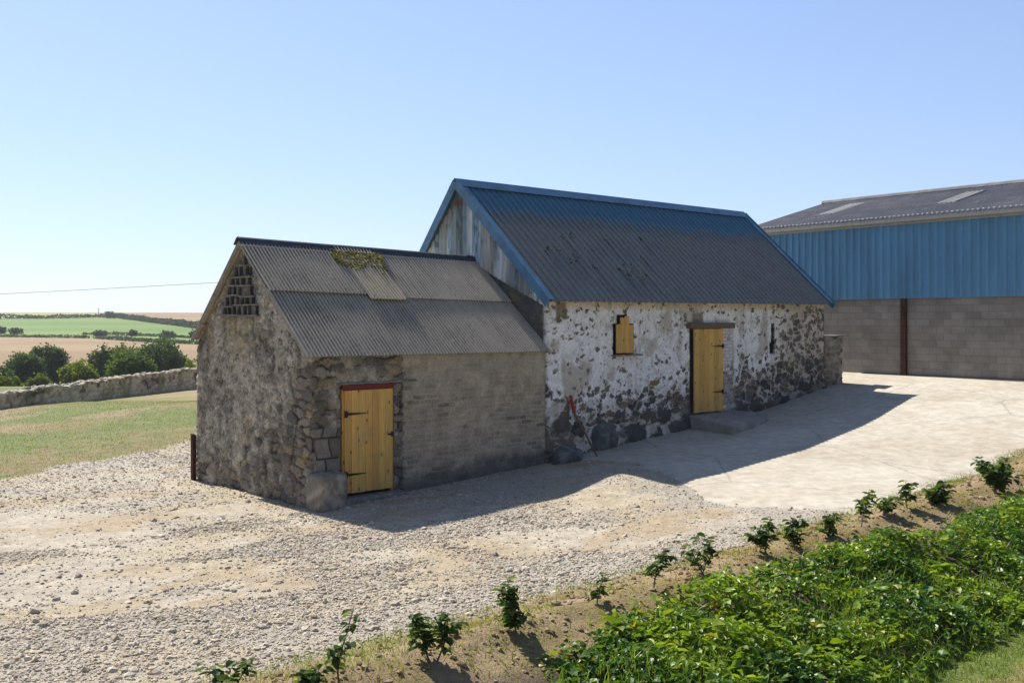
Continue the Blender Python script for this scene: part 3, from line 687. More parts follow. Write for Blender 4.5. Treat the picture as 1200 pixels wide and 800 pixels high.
# far gable of the shed stands against the barn: nothing to build there
def corr(name, A, B, Cc, D, pitch, amp, mat, parent, t0=0., t1=1., s0=0., s1=1., off=0., thick=.0045, rows=14, per=8, shape='sine', wob=.003, seed=0, ragged=0.0, lift=0.0, sag=0.0):
    """corrugated sheet over the quad A(eave,start) B(eave,end) Cc(ridge,end) D(ridge,start)"""
    A, B, Cc, D = (np.array(p, float) for p in (A, B, Cc, D))
    Ln = np.linalg.norm(B - A)
    n = int(round((s1 - s0) * Ln / pitch * per)) + 1
    s = np.linspace(s0, s1, n)[None, :]; x = s * Ln
    t = np.linspace(t0, t1, rows)[:, None] + 0 * s
    if ragged: t = t + np.where(np.arange(rows)[:, None] == 0, 1, 0) * ragged * (hsh(np.floor(x / (pitch * 9)), np.zeros_like(x), seed) - .5)
    P = ((1 - s)[..., None] * A + s[..., None] * B) * (1 - t)[..., None] + ((1 - s)[..., None] * D + s[..., None] * Cc) * t[..., None]
    nn = np.cross(B - A, D - A); nn /= np.linalg.norm(nn)
    ph = x / pitch
    if shape == 'sine': prof = amp * np.sin(2 * math.pi * ph) + 0 * t
    else:
        fr = ph - np.floor(ph); prof = amp * np.clip((.20 - np.abs(fr - .5)) / .07, 0, 1) + .15 * amp * np.clip((.04 - np.abs(np.minimum(fr, 1 - fr))) / .02, 0, 1) + 0 * t
    prof = prof + off + wob * (fbm(x * 1.3 + seed, t * 5, seed + 3, 3) - .5) * 2 + lift * (1 - (t - t0) / (t1 - t0)) - sag * np.sin(math.pi * t) * np.sin(math.pi * s)
    top = P + prof[..., None] * nn; bot = top - thick * nn
    nx = n; i = np.arange(rows - 1)[:, None] * nx + np.arange(nx - 1)[None, :]
    Ft = np.stack([i, i + 1, i + 1 + nx, i + nx], -1).reshape(-1, 4); N0 = rows * nx
    Fb = Ft[:, ::-1] + N0
    E = []
    for line in (np.arange(nx), (rows - 1) * nx + np.arange(nx), np.arange(rows) * nx, np.arange(rows) * nx + nx - 1):
        E.append(np.stack([line[:-1], line[1:], line[1:] + N0, line[:-1] + N0], -1))
    V = np.concatenate([top.reshape(-1, 3), bot.reshape(-1, 3)])
    return mesh_np(name, V, [np.concatenate([Ft, Fb] + E)], mat, parent, None, False)

# shed roof: part with its sheets as sub-parts
u0, u1 = -.16, 5.66
A = (u0, S_EV, S_EZ); B = (u1, S_EV, S_EZ - .01); Cq = (u1, S_RV, s_ridge(u1)); Dq = (u0, S_RV, s_ridge(u0))
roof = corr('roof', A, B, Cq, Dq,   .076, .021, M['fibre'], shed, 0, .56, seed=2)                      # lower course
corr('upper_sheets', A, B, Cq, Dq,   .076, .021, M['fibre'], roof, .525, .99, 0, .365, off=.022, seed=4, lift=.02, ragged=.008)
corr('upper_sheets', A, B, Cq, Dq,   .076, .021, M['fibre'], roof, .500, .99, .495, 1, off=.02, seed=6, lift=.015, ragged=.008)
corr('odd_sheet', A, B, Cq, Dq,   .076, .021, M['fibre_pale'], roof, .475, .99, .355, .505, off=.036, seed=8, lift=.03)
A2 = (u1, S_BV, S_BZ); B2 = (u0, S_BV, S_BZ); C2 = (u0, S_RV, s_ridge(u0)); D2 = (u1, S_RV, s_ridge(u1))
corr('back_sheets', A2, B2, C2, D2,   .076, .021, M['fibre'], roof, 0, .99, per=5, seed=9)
# ridge pieces
for k, (a, b, dz) in enumerate(((-.18, 2.15, .0), (2.05, 2.62, .004), (2.58, 4.5, .006), (4.46, 5.02, .002), (4.98, 5.66, .012))):
    rb = MB()
    def rp(u, dv, dz2): return (u, S_RV + dv, s_ridge(u) + dz2 + dz)
    prof = [(-.15, -.075), (-.10, -.025), (-.05, .032), (0, .058), (.05, .032), (.10, -.025), (.15, -.075)]
    V = [rp(u, p, q) for u in (a, b) for p, q in prof] + [rp(u, p, q - .018) for u in (a, b) for p, q in prof]
    n = len(prof); Fq = []
    for i in range(n - 1):
        Fq += [[i, i + 1, n + i + 1, n + i], [2 * n + i + 1, 2 * n + i, 3 * n + i, 3 * n + i + 1], [i, 2 * n + i, 2 * n + i + 1, i + 1], [n + i + 1, 3 * n + i + 1, 3 * n + i, n + i]]
    Fq += [[0, n, 3 * n, 2 * n], [n - 1, 3 * n - 1, 4 * n - 1, 2 * n - 1]]
    rb.add(V, Fq); rb.build('ridge_tile', M['ridge_dark'], roof)
    eb = MB(); R0 = np.array(rp(a, -.17, -.115)); R1 = np.array(rp(b - .02, -.17, -.115))
    eb.tube([R0, R1], .022, 6); eb.build('ridge_edge', M['ridge_edge'], roof)
# verge board up the front slope and back slope of the gable
def slope_bar(mb, p0, p1, w, h, side=(1, 0, 0)):
    p0 = np.array(p0, float); p1 = np.array(p1, float); d = unit(p1 - p0); sd = np.array(side, float); n = np.cross(sd, d)
    V = [p + a * sd * w + b * n * h for p in (p0, p1) for a in (-.5, .5) for b in (-.5, .5)]
    mb.add(V, [[0, 1, 3, 2], [4, 6, 7, 5], [0, 4, 5, 1], [2, 3, 7, 6], [0, 2, 6, 4], [1, 5, 7, 3]])
vb = MB(); slope_bar(vb, (-.135, S_EV + .02, S_EZ - .045), (-.135, S_RV, s_ridge(0) - .05), .03, .05); vb.build('verge_board', M['verge'], shed)
vb = MB(); slope_bar(vb, (-.135, S_BV, S_BZ - .045), (-.135, S_RV, s_ridge(0) - .05), .03, .05); vb.build('verge_board', M['verge'], shed)
# moss on the odd sheet
rng = np.random.default_rng(7)
nM = 1500; sM = .325 + .21 * rng.random(nM); tM = .72 + .23 * rng.random(nM)
kp = (fbm(sM * 22, tM * 16, 91, 3) + .5 * sst(.72, .95, tM) + .35 * sst(.19, .02, np.abs(sM - .435)) > 1.02)
sM, tM = sM[kp], tM[kp]
An, Bn, Cn, Dn = (np.array(p) for p in (A, B, Cq, Dq))
PM = ((1 - sM)[:, None] * An + sM[:, None] * Bn) * (1 - tM)[:, None] + ((1 - sM)[:, None] * Dn + sM[:, None] * Cn) * tM[:, None]
nr = unit(np.cross(Bn - An, Dn - An)); PM = PM + nr * .045
V, F = rocks(PM, rng.uniform(.012, .042, len(PM)), rng, .6)
pal = np.array([(.34, .27, .05), (.24, .21, .045), (.42, .34, .13), (.16, .135, .045)]); cM = pal[rng.integers(0, 4, len(PM))] * rng.uniform(.7, 1.2, (len(PM), 1))
tag(mesh_np('moss', V, F, M['moss'], roof, np.repeat(cM, 12, 0), True), kind='stuff')
# slate ledges below the pigeon holes
for z, spans in ((4.27, [(2.20, 2.50)]), (4.06, [(2.40, 2.84), (1.98, 2.40)]), (3.875, [(2.5, 2.98), (2.02, 2.5)]), (3.69, [(2.46, 3.10), (1.9, 2.44)]),
                 (3.505, [(2.72, 3.22), (1.84, 2.70)]), (3.315, [(2.95, 3.32), (2.5, 2.96), (1.76, 2.48)])):
    for (a, b) in spans:
        lb = MB(); dz = random.Random(int(a * 1000)).uniform(-.02, .02)
        lb.box((-.10, a, z - .011 + dz), (.08, b, z + .013 + dz), bev=.004); lb.build('ledge', M['slate'], shed)

def plank_door(name, u0, u1, z0, z1, v, nb, mat, parent, seed, cut=None, depth=.035):
    rng = random.Random(seed); V = []; F3 = []; F4 = []; cols = []; mb = MB(); w = (u1 - u0) / nb
    e = [u0 + w * (k + (rng.uniform(-.06, .06) if 0 < k < nb else 0)) for k in range(nb + 1)]
    for k in range(nb):
        zt = z1 if cut is None else cut[k]
        n0 = mb.n
        mb.box((e[k] + .002, v - depth - rng.uniform(0, .004), z0 + rng.uniform(-.004, .004)), (e[k + 1] - .002, v, zt), bev=.0035)
        f = rng.uniform(.82, 1.15); g = rng.uniform(.92, 1.06)
        cols += [(.66 * f, .395 * f * g, .105 * f * g)] * (mb.n - n0)
    return mb.build(name, mat, parent, col=np.array(cols))

def strap(parent, u0, u1, z, v):
    mb = MB(); sg = 1 if u1 > u0 else -1
    a, b = u0, u1
    V = [(a, y, z + q) for y in (v, v - .009) for q in (-.024, .024)] + [(b, y, z + q) for y in (v, v - .009) for q in (-.007, .007)]
    mb.add(V, [[0, 1, 3, 2], [4, 6, 7, 5], [0, 4, 5, 1], [2, 3, 7, 6], [0, 2, 6, 4], [1, 5, 7, 3]])
    mb.box((min(a - sg * .055, a), v - .012, z - .06), (max(a - sg * .055, a), v + .002, z + .06), bev=.003)
    mb.tube([(a, v - .012, z - .055), (a, v - .012, z + .055)], .011, 8)
    for q in (.25, .6): mb.tube([(a + (b - a) * q, v - .016, z), (a + (b - a) * q, v - .004, z)], .008, 6)
    mb.build('hinge', M['iron'], parent)

door = plank_door('door', .645, 1.665, .17, 1.985, -.005, 7, M['pine'], shed, 3)
strap(door, .69, 1.09, 1.57, -.046); strap(door, .69, 1.09, .50, -.046)
lt = MB(); lt.box((1.57, -.06, 1.14), (1.70, -.042, 1.17), bev=.003).box((1.64, -.075, 1.11), (1.675, -.045, 1.20), bev=.004); lt.build('latch', M['iron'], door)
fr = MB(); fr.box((.605, -.02, .08), (.642, .06, 2.0)).box((1.668, -.02, .12), (1.705, .06, 2.0)); fr.build('door_frame', M['pine'], shed, col=np.tile((.55, .29, .06), (16, 1)))
lb = MB(); lb.box((.61, -.035, 1.992), (1.70, .07, 2.085), bev=.006); lb.build('door_head', M['red'], shed)
sl = MB(); sl.box((.50, -.05, 2.092), (2.24, .12, 2.125), bev=.006); sl.build('lintel', M['slate'], shed)
th = MB(); th.box((.50, -.30, -.2), (1.85, .06, .115), bev=.02); th.build('threshold', M['slate'], shed)

# ================================================================== BARN
barn = empty('whitewashed_barn', (OX, OY, 0), TH, label='larger stone barn with peeling whitewash, dirty blue metal roof, a yellow door and stepped shutter', cat='barn')
BU0, BU1, BV0, BV1 = 5.70, 16.64, .05, 4.86
B_EV, B_RV, B_BV = -.24, 2.78, 5.02
def b_e(u): return 3.62 + .06 * (u - 5.5) / 11.4
def b_r(u): return 6.40 + .05 * (u - 5.5) / 11.4
def barn_roof_z(u, v):
    d = b_r(u) - b_e(u); return b_r(u) - np.where(v < B_RV, (B_RV - v) * d / (B_RV - B_EV), (v - B_RV) * d / (B_BV - B_RV))
def old_line(v):                                        # where the stone of the near gable stops
    return 4.80 - .43 * np.abs(v - B_RV)
def barn_top(u, v):
    t = barn_roof_z(u, v) - .06
    return np.where(u < BU0 + .12, np.minimum(t, old_line(v)), np.where(u > BU1 - .12, t, np.minimum(t, 3.72)))

def barn_feat(S, Z, Uu, Vl):
    front = sst(.14, .06, Vl); gable = 1 - front
    gz = np.interp(Uu, [0, 5.7, 10, 13, 16.8, 20], [0, .25, .58, .82, 1.35, 1.6]); hz = Z - gz
    w = (fbm(S * 2.6, Z * 2.6, 112, 5, .65) - .5) * .34; w2 = (fbm(S * 2.6 + 40, Z * 2.6, 114, 5, .65) - .5) * .30
    f1, f2, r1, r2, r3 = vor(S + w, Z + w2, .23, .155, 105, 1.0)
    k1, k2, t1, t2, t3 = vor(S + w * 1.3, Z + w2 * .8, .64, .46, 108, .8)
    g1, g2, q1, q2, q3 = vor(S + w * 1.2 + 3, Z + w2, .15, .10, 118, .95)
    big = sst(.56, .50, hz + .25 * (fbm(S * 1.4, Z * 0, 119, 3) - .5) + .35 * sst(12.2, 13.4, Uu))
    big = np.maximum(big, sst(.75, .55, Uu - BU0) * sst(1.5, 1.3, Z) * front)
    F1 = f1 * (1 - big) + k1 * big; E = sst(.02, .20, (f2 - f1) * (1 - big) + (k2 - k1) * big * 1.3)
    R1 = r1 * (1 - big) + t1 * big; R2 = r2 * (1 - big) + t2 * big; R3 = r3 * (1 - big) + t3 * big
    edge2 = sst(.04, .22, g2 - g1)
    nA = fbm(S * .9, Z * .9, 121, 4); nB = fbm(S * 5.5, Z * 5.5, 123, 4); nC = fbm(S * 20, Z * 20, 125, 3); nS = fbm(S * 9, Z * 2.2, 127, 3)
    # lime coat: full on the upper wall, thinner downwards and towards the right-hand end
    cov = sst(.55, 1.75, hz + .9 * (nA - .5)) * (1 - .66 * sst(13.6, 14.9, Uu + .8 * (nA - .5)) * sst(3.75, 3.1, Z - .06 * 3)) * front
    cov = cov * .92 + .20 * front
    inner = sst(.0, .55, (1 - np.clip(F1 / .62, 0, 1)))
    bare = sst(.40, .62, inner * .45 + .78 * R3 + .72 * (nB - .5) + .45 * (nC - .5) + .235 - .82 * cov)
    smallbare = edge2 * sst(.78, .90, q3 + .7 * (nB - .5) + .25 * (1 - cov) + .15 * sst(.5, .65, nA)) * sst(.25, .5, 1 - np.clip(g1 / .6, 0, 1))
    bare = np.maximum(bare, smallbare * front)
    bare = np.maximum(bare * front, gable * sst(.62, .78, R3 * .5 + nB * .6))
    stone = mixc((.075, .072, .066), (.17, .152, .125), R1); stone = mixc(stone, (.215, .165, .105), sst(.62, .85, R2) * .85); stone = mixc(stone, (.05, .058, .064), sst(.65, .8, R3) * .7 * sst(1.3, .5, hz))
    stone = stone * (.72 + .55 * nC)[..., None] * (.72 + .55 * nB)[..., None]
    lime = mixc((.74, .725, .72), (.90, .90, .90), sst(.3, .62, nB * .6 + nC * .4))
    lime = mixc(lime, (.50, .44, .36), sst(.54, .68, fbm(S * 2.2 + 5, Z * 1.5, 131, 4)) * .75)
    lime = mixc(lime, (.72, .60, .42), sst(3.42, 3.58, Z + .16 * (nB - .5)) * .8)
    lime = mixc(lime, (.35, .31, .27), sst(.62, .78, nS) * .35)
    lime = mixc(lime, (.26, .22, .18), sst(.35, .24, nC * .55 + nB * .45) * .8)
    # duller lime in the joints low down and on the right-hand end
    low = np.clip(sst(1.25, .45, hz) * .65 + sst(13.6, 15.2, Uu) * .75, 0, .85)
    lime = mixc(lime, mixc((.38, .33, .26), (.58, .52, .43), nB), low)
    lime = mixc(lime, mixc((.085, .088, .09), (.16, .16, .155), nB), gable)
    col = mixc(lime, stone, bare * (.35 + .65 * np.maximum(E, smallbare)))
    rim = bare * (1 - E) * sst(1.2, .2, hz)
    col = mixc(col, (.05, .045, .04), rim * .55)
    col = mixc(col, (.045, .05, .052), sst(.38, .05, hz + .25 * (nB - .5)) * .55 * sst(9.6, 10.6, Uu))
    bulge = (1 - np.clip(F1 / .75, 0, 1) ** 2) * E
    disp = (.035 + .055 * big) * bulge * (1 - .75 * cov) + .05 * (fbm(S * .6, Z * .6, 133, 2) - .5) + .026 * (nB - .5) + .010 * (nC - .5) + .012 * (1 - bare) * cov
    # the wall spreads towards its foot
    disp = disp + .10 * sst(.7, 0, hz) * (.4 + nA) * front
    # brick jamb right of the door
    jm = front * rect_mask(Uu, Z, 11.78, 12.35 + 0, .9, 3.03, .03)
    bk, b1, b2 = bricks(Uu, Z, .22, .085, 141)
    jc = mixc(mixc((.20, .17, .15), (.42, .40, .38), b1), (.70, .68, .67), sst(.40, .58, nB * .5 + .3 * b2 + .35 * sst(1.7, 2.6, Z) - .05)) ; jc = mixc((.42, .40, .37), jc, bk)
    jc = jc * (.8 + .4 * nC)[..., None]
    col = mixc(col, jc, jm); disp = disp * (1 - jm) + (.006 * bk + .010 * (nB - .5) - .02) * jm
    # openings
    def cut(u0_, u1_, z0_, z1_, dep, c=(.06, .055, .05)):
        nonlocal disp, col
        m = front * rect_mask(Uu, Z, u0_, u1_, z0_, z1_); disp = disp * (1 - m) - dep * m
        m = front * rect_mask(Uu, Z, u0_ - .022, u1_ + .022, z0_ - .022, z1_ + .022); col = mixc(col, c, m)
    cut(10.53, 11.80, .7, 3.04, .16, (.20, .18, .16))
    cut(7.78, 8.44, 2.47, 3.14, .10, (.05, .045, .04)); cut(7.90, 8.22, 3.10, 3.34, .10, (.06, .05, .04))
    cut(14.01, 14.13, 2.58, 3.14, .30, (.025, .023, .022)); cut(13.94, 14.13, 2.38, 2.62, .30, (.025, .023, .022))
    # loose masonry above the door, hole left of the eave corner
    ab = front * rect_mask(Uu, Z, 10.62, 11.05, 3.17, 3.42, .05); col = mixc(col, stone * 1.2, ab * .8)
    cr = front * rect_mask(Uu, Z, 5.98, 6.28, 3.28, 3.62, .04); col = mixc(col, np.array((.17, .13, .06)) * (.6 + .8 * nB)[..., None], cr * .85); disp = disp - .03 * cr
    return disp, col

wall_strip('wall', [(BU0, BV1), (BU0, BV0), (BU1, BV0), (BU1, BV1), (BU0, BV1)],
           sampled([(0, 1.0, .08), (1.0, 5.2, .03), (5.2, 16.8, .0155), (16.8, 22.0, .06), (22.0, 31.5, .15)]),
           barn_top, -.2, 235, barn_feat, M['wall'], barn)

# cladding over the near gable: faded corrugated sheets, their foot on the old roof line
nv = 560; vv = np.linspace(-.10, 4.94, nv)[None, :]; tt = np.linspace(0, 1, 26)[:, None]
lo = old_line(vv) - .10 + .025 * (hsh(np.floor(vv / .6), vv * 0, 3) - .5); hi = barn_roof_z(5.6, vv) - .05; lo = np.minimum(lo, hi - .01)
Zc_ = lo + (hi - lo) * tt; Vc_ = vv + 0 * tt
Uc_ = BU0 - .075 - .016 * np.sin(2 * math.pi * Vc_ / .145) - .014 * np.floor((Vc_ + .2) / .72 % 2)
strk = fbm(Vc_ * 9, Zc_ * .55, 151, 4); str2 = fbm(Vc_ * 3.2, Zc_ * .35, 153, 3); spt = fbm(Vc_ * 14, Zc_ * 7, 155, 3)
cc = mixc((.30, .44, .55), (.72, .77, .80), sst(.36, .60, strk)); cc = mixc(cc, (.34, .30, .22), sst(.57, .68, str2) * .6); cc = mixc(cc, (.12, .16, .17), sst(.54, .64, fbm(Vc_ * 1.4, Zc_ * .2, 157, 2)) * .7)
cc = mixc(cc, (.10, .10, .10), sst(.40, .32, strk * .6 + spt * .4) * .7)
cc = mixc(cc, (.15, .05, .025), np.exp(-((Vc_ - 2.9) / .22) ** 2 - ((Zc_ - 5.93) / .10) ** 2) * .9)
nx = nv; i = np.arange(25)[:, None] * nx + np.arange(nx - 1)[None, :]
Ft = np.stack([i, i + nx, i + 1 + nx, i + 1], -1).reshape(-1, 4); N0 = 26 * nx
fr_ = np.stack([Uc_, Vc_, Zc_], -1).reshape(-1, 3); bk_ = fr_ + np.array((.012, 0, 0))
edg = np.arange(nx); Eb = np.stack([edg[:-1], edg[1:], edg[1:] + N0, edg[:-1] + N0], -1)
gc = mesh_np('gable_cladding', np.concatenate([fr_, bk_]), np.concatenate([Ft, Ft[:, ::-1] + N0, Eb]), surf('faded_sheet', None, .8, .3, 5, (1, 8, .8), .25, .004, 40), barn, np.tile(cc.reshape(-1, 3), (2, 1)), True)

# roof slopes
ua, ub = 5.50, 16.68
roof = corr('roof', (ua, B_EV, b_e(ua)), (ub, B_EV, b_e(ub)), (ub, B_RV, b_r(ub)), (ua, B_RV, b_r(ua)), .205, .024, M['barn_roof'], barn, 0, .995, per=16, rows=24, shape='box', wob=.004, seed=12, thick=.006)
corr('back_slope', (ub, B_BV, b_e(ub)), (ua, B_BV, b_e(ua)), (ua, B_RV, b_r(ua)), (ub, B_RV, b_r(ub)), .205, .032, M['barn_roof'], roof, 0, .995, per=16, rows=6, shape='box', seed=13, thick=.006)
rc = MB()
prof = [(-.20, -.142), (-.01, .045), (.01, .045), (.20, -.142)]
V = [(u, B_RV + p, b_r(u) + q + .03 - d) for d in (0, .008) for u in (ua - .06, ub + .02) for p, q in prof]
Fq = []
for i in range(3): Fq += [[i, i + 1, 5 + i, 4 + i], [9 + i, 8 + i, 12 + i, 13 + i], [i, 8 + i, 9 + i, i + 1], [5 + i, 13 + i, 12 + i, 4 + i]]
Fq += [[0, 4, 12, 8], [3, 11, 15, 7]]
rc.add(V, Fq); rc.build('ridge_flashing', M['blue'], roof)
def verge(u, sgn, v0, z0):
    mb = MB()
    slope_bar(mb, (u, v0, z0 + .045), (u, B_RV, b_r(u) + .045), .20, .012)                       # top leg
    slope_bar(mb, (u + sgn * .10, v0, z0 - .03), (u + sgn * .10, B_RV, b_r(u) - .03), .014, .20)  # hanging leg
    return mb
verge(ua + .05, -1, B_EV, b_e(ua)).build('verge_flashing', M['blue'], roof)
verge(ua + .05, -1, B_BV, b_e(ua)).build('verge_flashing', M['blue'], roof)
verge(ub - .05, 1, B_EV, b_e(ub)).build('verge_flashing', M['blue'], roof)
verge(ub - .05, 1, B_BV, b_e(ub)).build('verge_flashing', M['blue'], roof)
# dark lichen clumps on the sheets
rng = np.random.default_rng(21)
cl = [(7.4, .36), (7.55, .52), (7.1, .33), (7.0, .45), (8.6, .28), (8.75, .24), (8.95, .30), (9.15, .29), (8.75, .20), (9.05, .2), (9.4, .24), (7.9, .56), (9.0, .55), (6.7, .42), (9.9, .4), (8.3, .45), (10.5, .6), (7.8, .3)]
PL = []; SL = []
for u, t in cl:
    for _ in range(5):
        uu = u + rng.normal(0, .05); t2 = t + rng.normal(0, .02)
        PL.append((uu, B_EV + (B_RV - B_EV) * t2, b_e(uu) + (b_r(uu) - b_e(uu)) * t2 + .02)); SL.append(rng.uniform(.015, .032))
for _ in range(160):
    uu = rng.uniform(5.7, 16.8); t2 = rng.uniform(.03, .85); PL.append((uu, B_EV + (B_RV - B_EV) * t2, b_e(uu) + (b_r(uu) - b_e(uu)) * t2 + .014)); SL.append(rng.uniform(.006, .014))
V, F = rocks(np.array(PL), np.array(SL), rng, .5)
tag(mesh_np('lichen', V, F, M['moss'], roof, np.full((len(V), 3), .03), True), kind='stuff')

# barn door, shutter, lintel
bd = plank_door('door', 10.585, 11.745, 1.0, 3.025, -.03, 6, M['pine'], barn, 5)
strap(bd, 11.70, 11.30, 2.60, -.071); strap(bd, 11.70, 11.30, 1.47, -.071)
ol = MB(); ol.box((10.40, -.10, 3.035), (12.22, .14, 3.175), bev=.02); ol.build('lintel', M['oldwood'], barn)
sh = plank_door('shutter', 7.80, 8.36, 2.50, 3.14, -.015, 4, M['pine'], barn, 8, cut=[3.145, 3.30, 3.33, 3.135])
si = MB(); si.box((7.70, -.12, 2.43), (8.62, .06, 2.468), bev=.008); si.build('sill', M['slate'], barn)

# concrete step before the barn door
step = empty('concrete_step', (*to_xy(11.5, -.55), .55), TH, label='low concrete door step in the shade before the barn door', cat='step')
sb = MB()
Pt = [(10.41, .12, .97), (12.3, .12, .975), (13.0, -.50, .88), (12.35, -1.0, .83), (11.3, -1.24, .80), (10.37, -1.30, .79)]
Pt = [(u - 11.5, v + .55, z - .55) for u, v, z in Pt]
n = len(Pt)
V = [(x * .985, y * .97, z) for x, y, z in Pt] + [(x, y, z - .03) for x, y, z in Pt] + [(x * 1.015, y * 1.03, -.35) for x, y, z in Pt]
Fq = [[k + a * n, k + (a + 1) * n, (k + 1) % n + (a + 1) * n, (k + 1) % n + a * n] for a in (0, 1) for k in range(n)]
sb.add(V, Fq); sb.F[3].append(np.array([[0, k, k + 1] for k in range(1, n - 1)]))
M['step'] = surf('step_concrete', (.30, .28, .25), .92, .25, 5, bump=.4, color2=(.40, .38, .34), c2scale=3)
sb.build('slab', M['step'], step)

# stub of stone wall at the barn's far corner with a slate on top
pier = empty('stone_pier', (*to_xy(17.2, .3), 1.4), TH, label='short rough stone pier with a jutting slate at the right end of the barn', cat='pier')
def pier_feat(S, Z, a, b):
    f1, f2, r1, r2, r3 = vor(S + .1 * fbm(S * 3, Z * 3, 3), Z, .26, .16, 305); e = sst(.03, .2, f2 - f1)
    nB = fbm(S * 6, Z * 6, 307, 4); nC = fbm(S * 20, Z * 20, 309, 3)
    c = mixc(mixc((.30, .265, .22), (.42, .38, .32), nB), mixc((.15, .13, .11), (.26, .22, .17), r1), e * sst(.35, .55, r3 * .6 + nB * .5)) * (.75 + .5 * nC)[..., None]
    for (q, z) in ((.5, .98), (.5, .66), (.5, .16)):
        m = rect_mask(S - 1.0, Z, q - .09, q + .09, z - .05, z + .05, .02); c = mixc(c, (.05, .04, .04), m)
    return .03 * e + .04 * (nB - .5), c
wall_strip('masonry', [(-.50, .4), (-.50, -.28), (.36, -.30), (.36, .4)], sampled([(0, 2.24, .02)]), lambda u, v: 1.34 + .05 * np.sin(u * 9), -.35, 80, pier_feat, M['wall'], pier)
cp = MB(); cp.box((-.32, -.30, 1.28), (.35, .38, 1.35), bev=.02); cp.build('cap', M['slate'], pier)
jt = MB(); jt.box((-.1, -.42, 1.36), (.52, .10, 1.42), bev=.015); jt.build('slate_slab', M['slate'], pier)

# boulders and the squared block
def thing_rock(name, u, v, z, size, seed, label, cat='boulder', box=0., col=None, rz=0):
    x, y = to_xy(u, v); o = boulder(name, M['stone'], None, size, seed, (x, y, z), TH + rz, box, col); return tag(o, label, cat)
thing_rock('stone_block', .21, -.15, .27, (.29, .23, .33), 3, 'big squared grey stone block at the front corner of the small shed', 'stone block', .97, (.21, .185, .15), .10)
thing_rock('boulder', 6.05, -.22, .34, (.42, .27, .26), 7, 'flat-topped boulder lying where the shed meets the whitewashed barn', col=(.10, .105, .10))
thing_rock('boulder', 7.42, .0, .62, (.40, .2, .36), 13, 'large rounded boulder in the barn foot right of the leaning tool', col=(.10, .105, .10))
thing_rock('boulder', 6.62, .06, .80, (.24, .14, .28), 23, 'dark upright boulder behind the leaning red-handled tool', col=(.055, .055, .055))

# tool leaning on the barn wall
tool = empty('long_handled_tool', (*to_xy(6.68, -.52), .28), TH, label='long-handled tool with a red top leaning against the barn wall', cat='tool')
p0, p1, p2 = np.array((0, 0, 0.02)), np.array((-.30, .40, .95)), np.array((-.39, .44, 1.36))
tb = MB(); tb.tube([p0, (p0 + p1) / 2 + (.01, 0, 0), p1], [.020, .021, .022], 8); tb.build('shaft', M['oldwood'], tool)
tb = MB(); tb.tube([p1, p1 + (p2 - p1) * .15, p2 - (p2 - p1) * .08, p2], [.024, .040, .036, .026], 8)
tb.build('grip', surf('red_plastic', (.35, .04, .03), .5, .2, 10, bump=.1), tool)

# rusty post at the shed's back corner
rp_ = empty('rusty_post', (*to_xy(-.06, 4.47), 0), TH, label='narrow rusty steel post at the back left corner of the shed', cat='post')
pb = MB(); pb.box((-.02, -.04, -.2), (.02, .06, .92), bev=.003); pb.box((.02, -.04, -.2), (.06, -.032, .9)); pb.build('angle_iron', M['rust'], rp_)

# twigs growing at the gable's left eave
tw = empty('wall_plant', (*to_xy(-.03, 3.98), 3.15), TH, label='dry twiggy plant sprouting from the left edge of the shed gable', cat='plant')
tb = MB(); rr_ = random.Random(4)
for k in range(9):
    q = np.array((.04, .0, .0)); d = np.array((rr_.uniform(-.2, .1), rr_.uniform(.10, .28), rr_.uniform(-.02, .24)))
    tb.tube([q, q + d * .6, q + d], [.008, .006, .003], 5)
tb.build('twig', M['bark'], tw)

# ================================================================== BIG SHED
BX, BY = 8.05, 34.98; ta = math.atan2(-.784, .62)
big = empty('farm_shed', (BX, BY, 0), ta, label='large modern farm shed with blue sheet cladding above grey block walls', cat='farm shed')
# local x along the visible wall (towards the camera's right), local y = away behind the wall
BL, ZB, ZC, ZE = 17.0, 1.2, 3.95, 6.30
wm = MB(); wm.box((0, .0, ZB), (BL, .215, ZC)); wm.box((0, .215, ZB), (.215, 8.99, ZC)); wm.box((BL - .215, .215, ZB), (BL, 8.99, ZC)); wm.box((.215, 8.785, ZB), (BL - .215, 9.0, ZC)); wm.build('block_wall', M['block'], big)
M['clad'] = surf('blue_cladding', (.115, .29, .475), .5, .26, 1.6, (1, 1, .18), .04, .003, 30, spec=.45)
def clad(A_, B_, C_, D_, name='cladding'):
    return corr(name, A_, B_, C_, D_, .25, .046, M['clad'], big, per=14, rows=4, shape='box', wob=.003, thick=.006)
clad((-.02, -.06, ZC - .06), (BL + .02, -.06, ZC - .06), (BL + .02, -.06, ZE - .05), (-.02, -.06, ZE - .05))
clad((BL + .02, 9.06, ZC - .06), (-.02, 9.06, ZC - .06), (-.02, 9.06, ZE - .05), (BL + .02, 9.06, ZE - .05), 'back_cladding')
RH, RW = 1.22, 4.5
for nm, x, flip in (('gable_cladding', -.05, 1), ('gable_cladding', BL + .05, -1)):
    gb_ = MB(); ys_ = np.linspace(-.03, 9.03, 290); prof_ = x - flip * .036 * np.clip((.20 - np.abs((ys_ / .25) % 1 - .5)) / .07, 0, 1)
    zt_ = ZE + RH * (1 - np.abs(ys_ - RW) / RW) - .02
    V = np.concatenate([np.stack([prof_, ys_, 0 * ys_ + ZC - .06], -1), np.stack([prof_, ys_, zt_], -1)]); n = len(ys_); ii = np.arange(n - 1)
    gb_.add(V, np.stack([ii, ii + 1, ii + 1 + n, ii + n], -1)); gb_.add(V + np.array((flip * .008, 0, 0)), np.stack([ii + n, ii + 1 + n, ii + 1, ii], -1))
    gb_.build(nm, M['clad'], big)
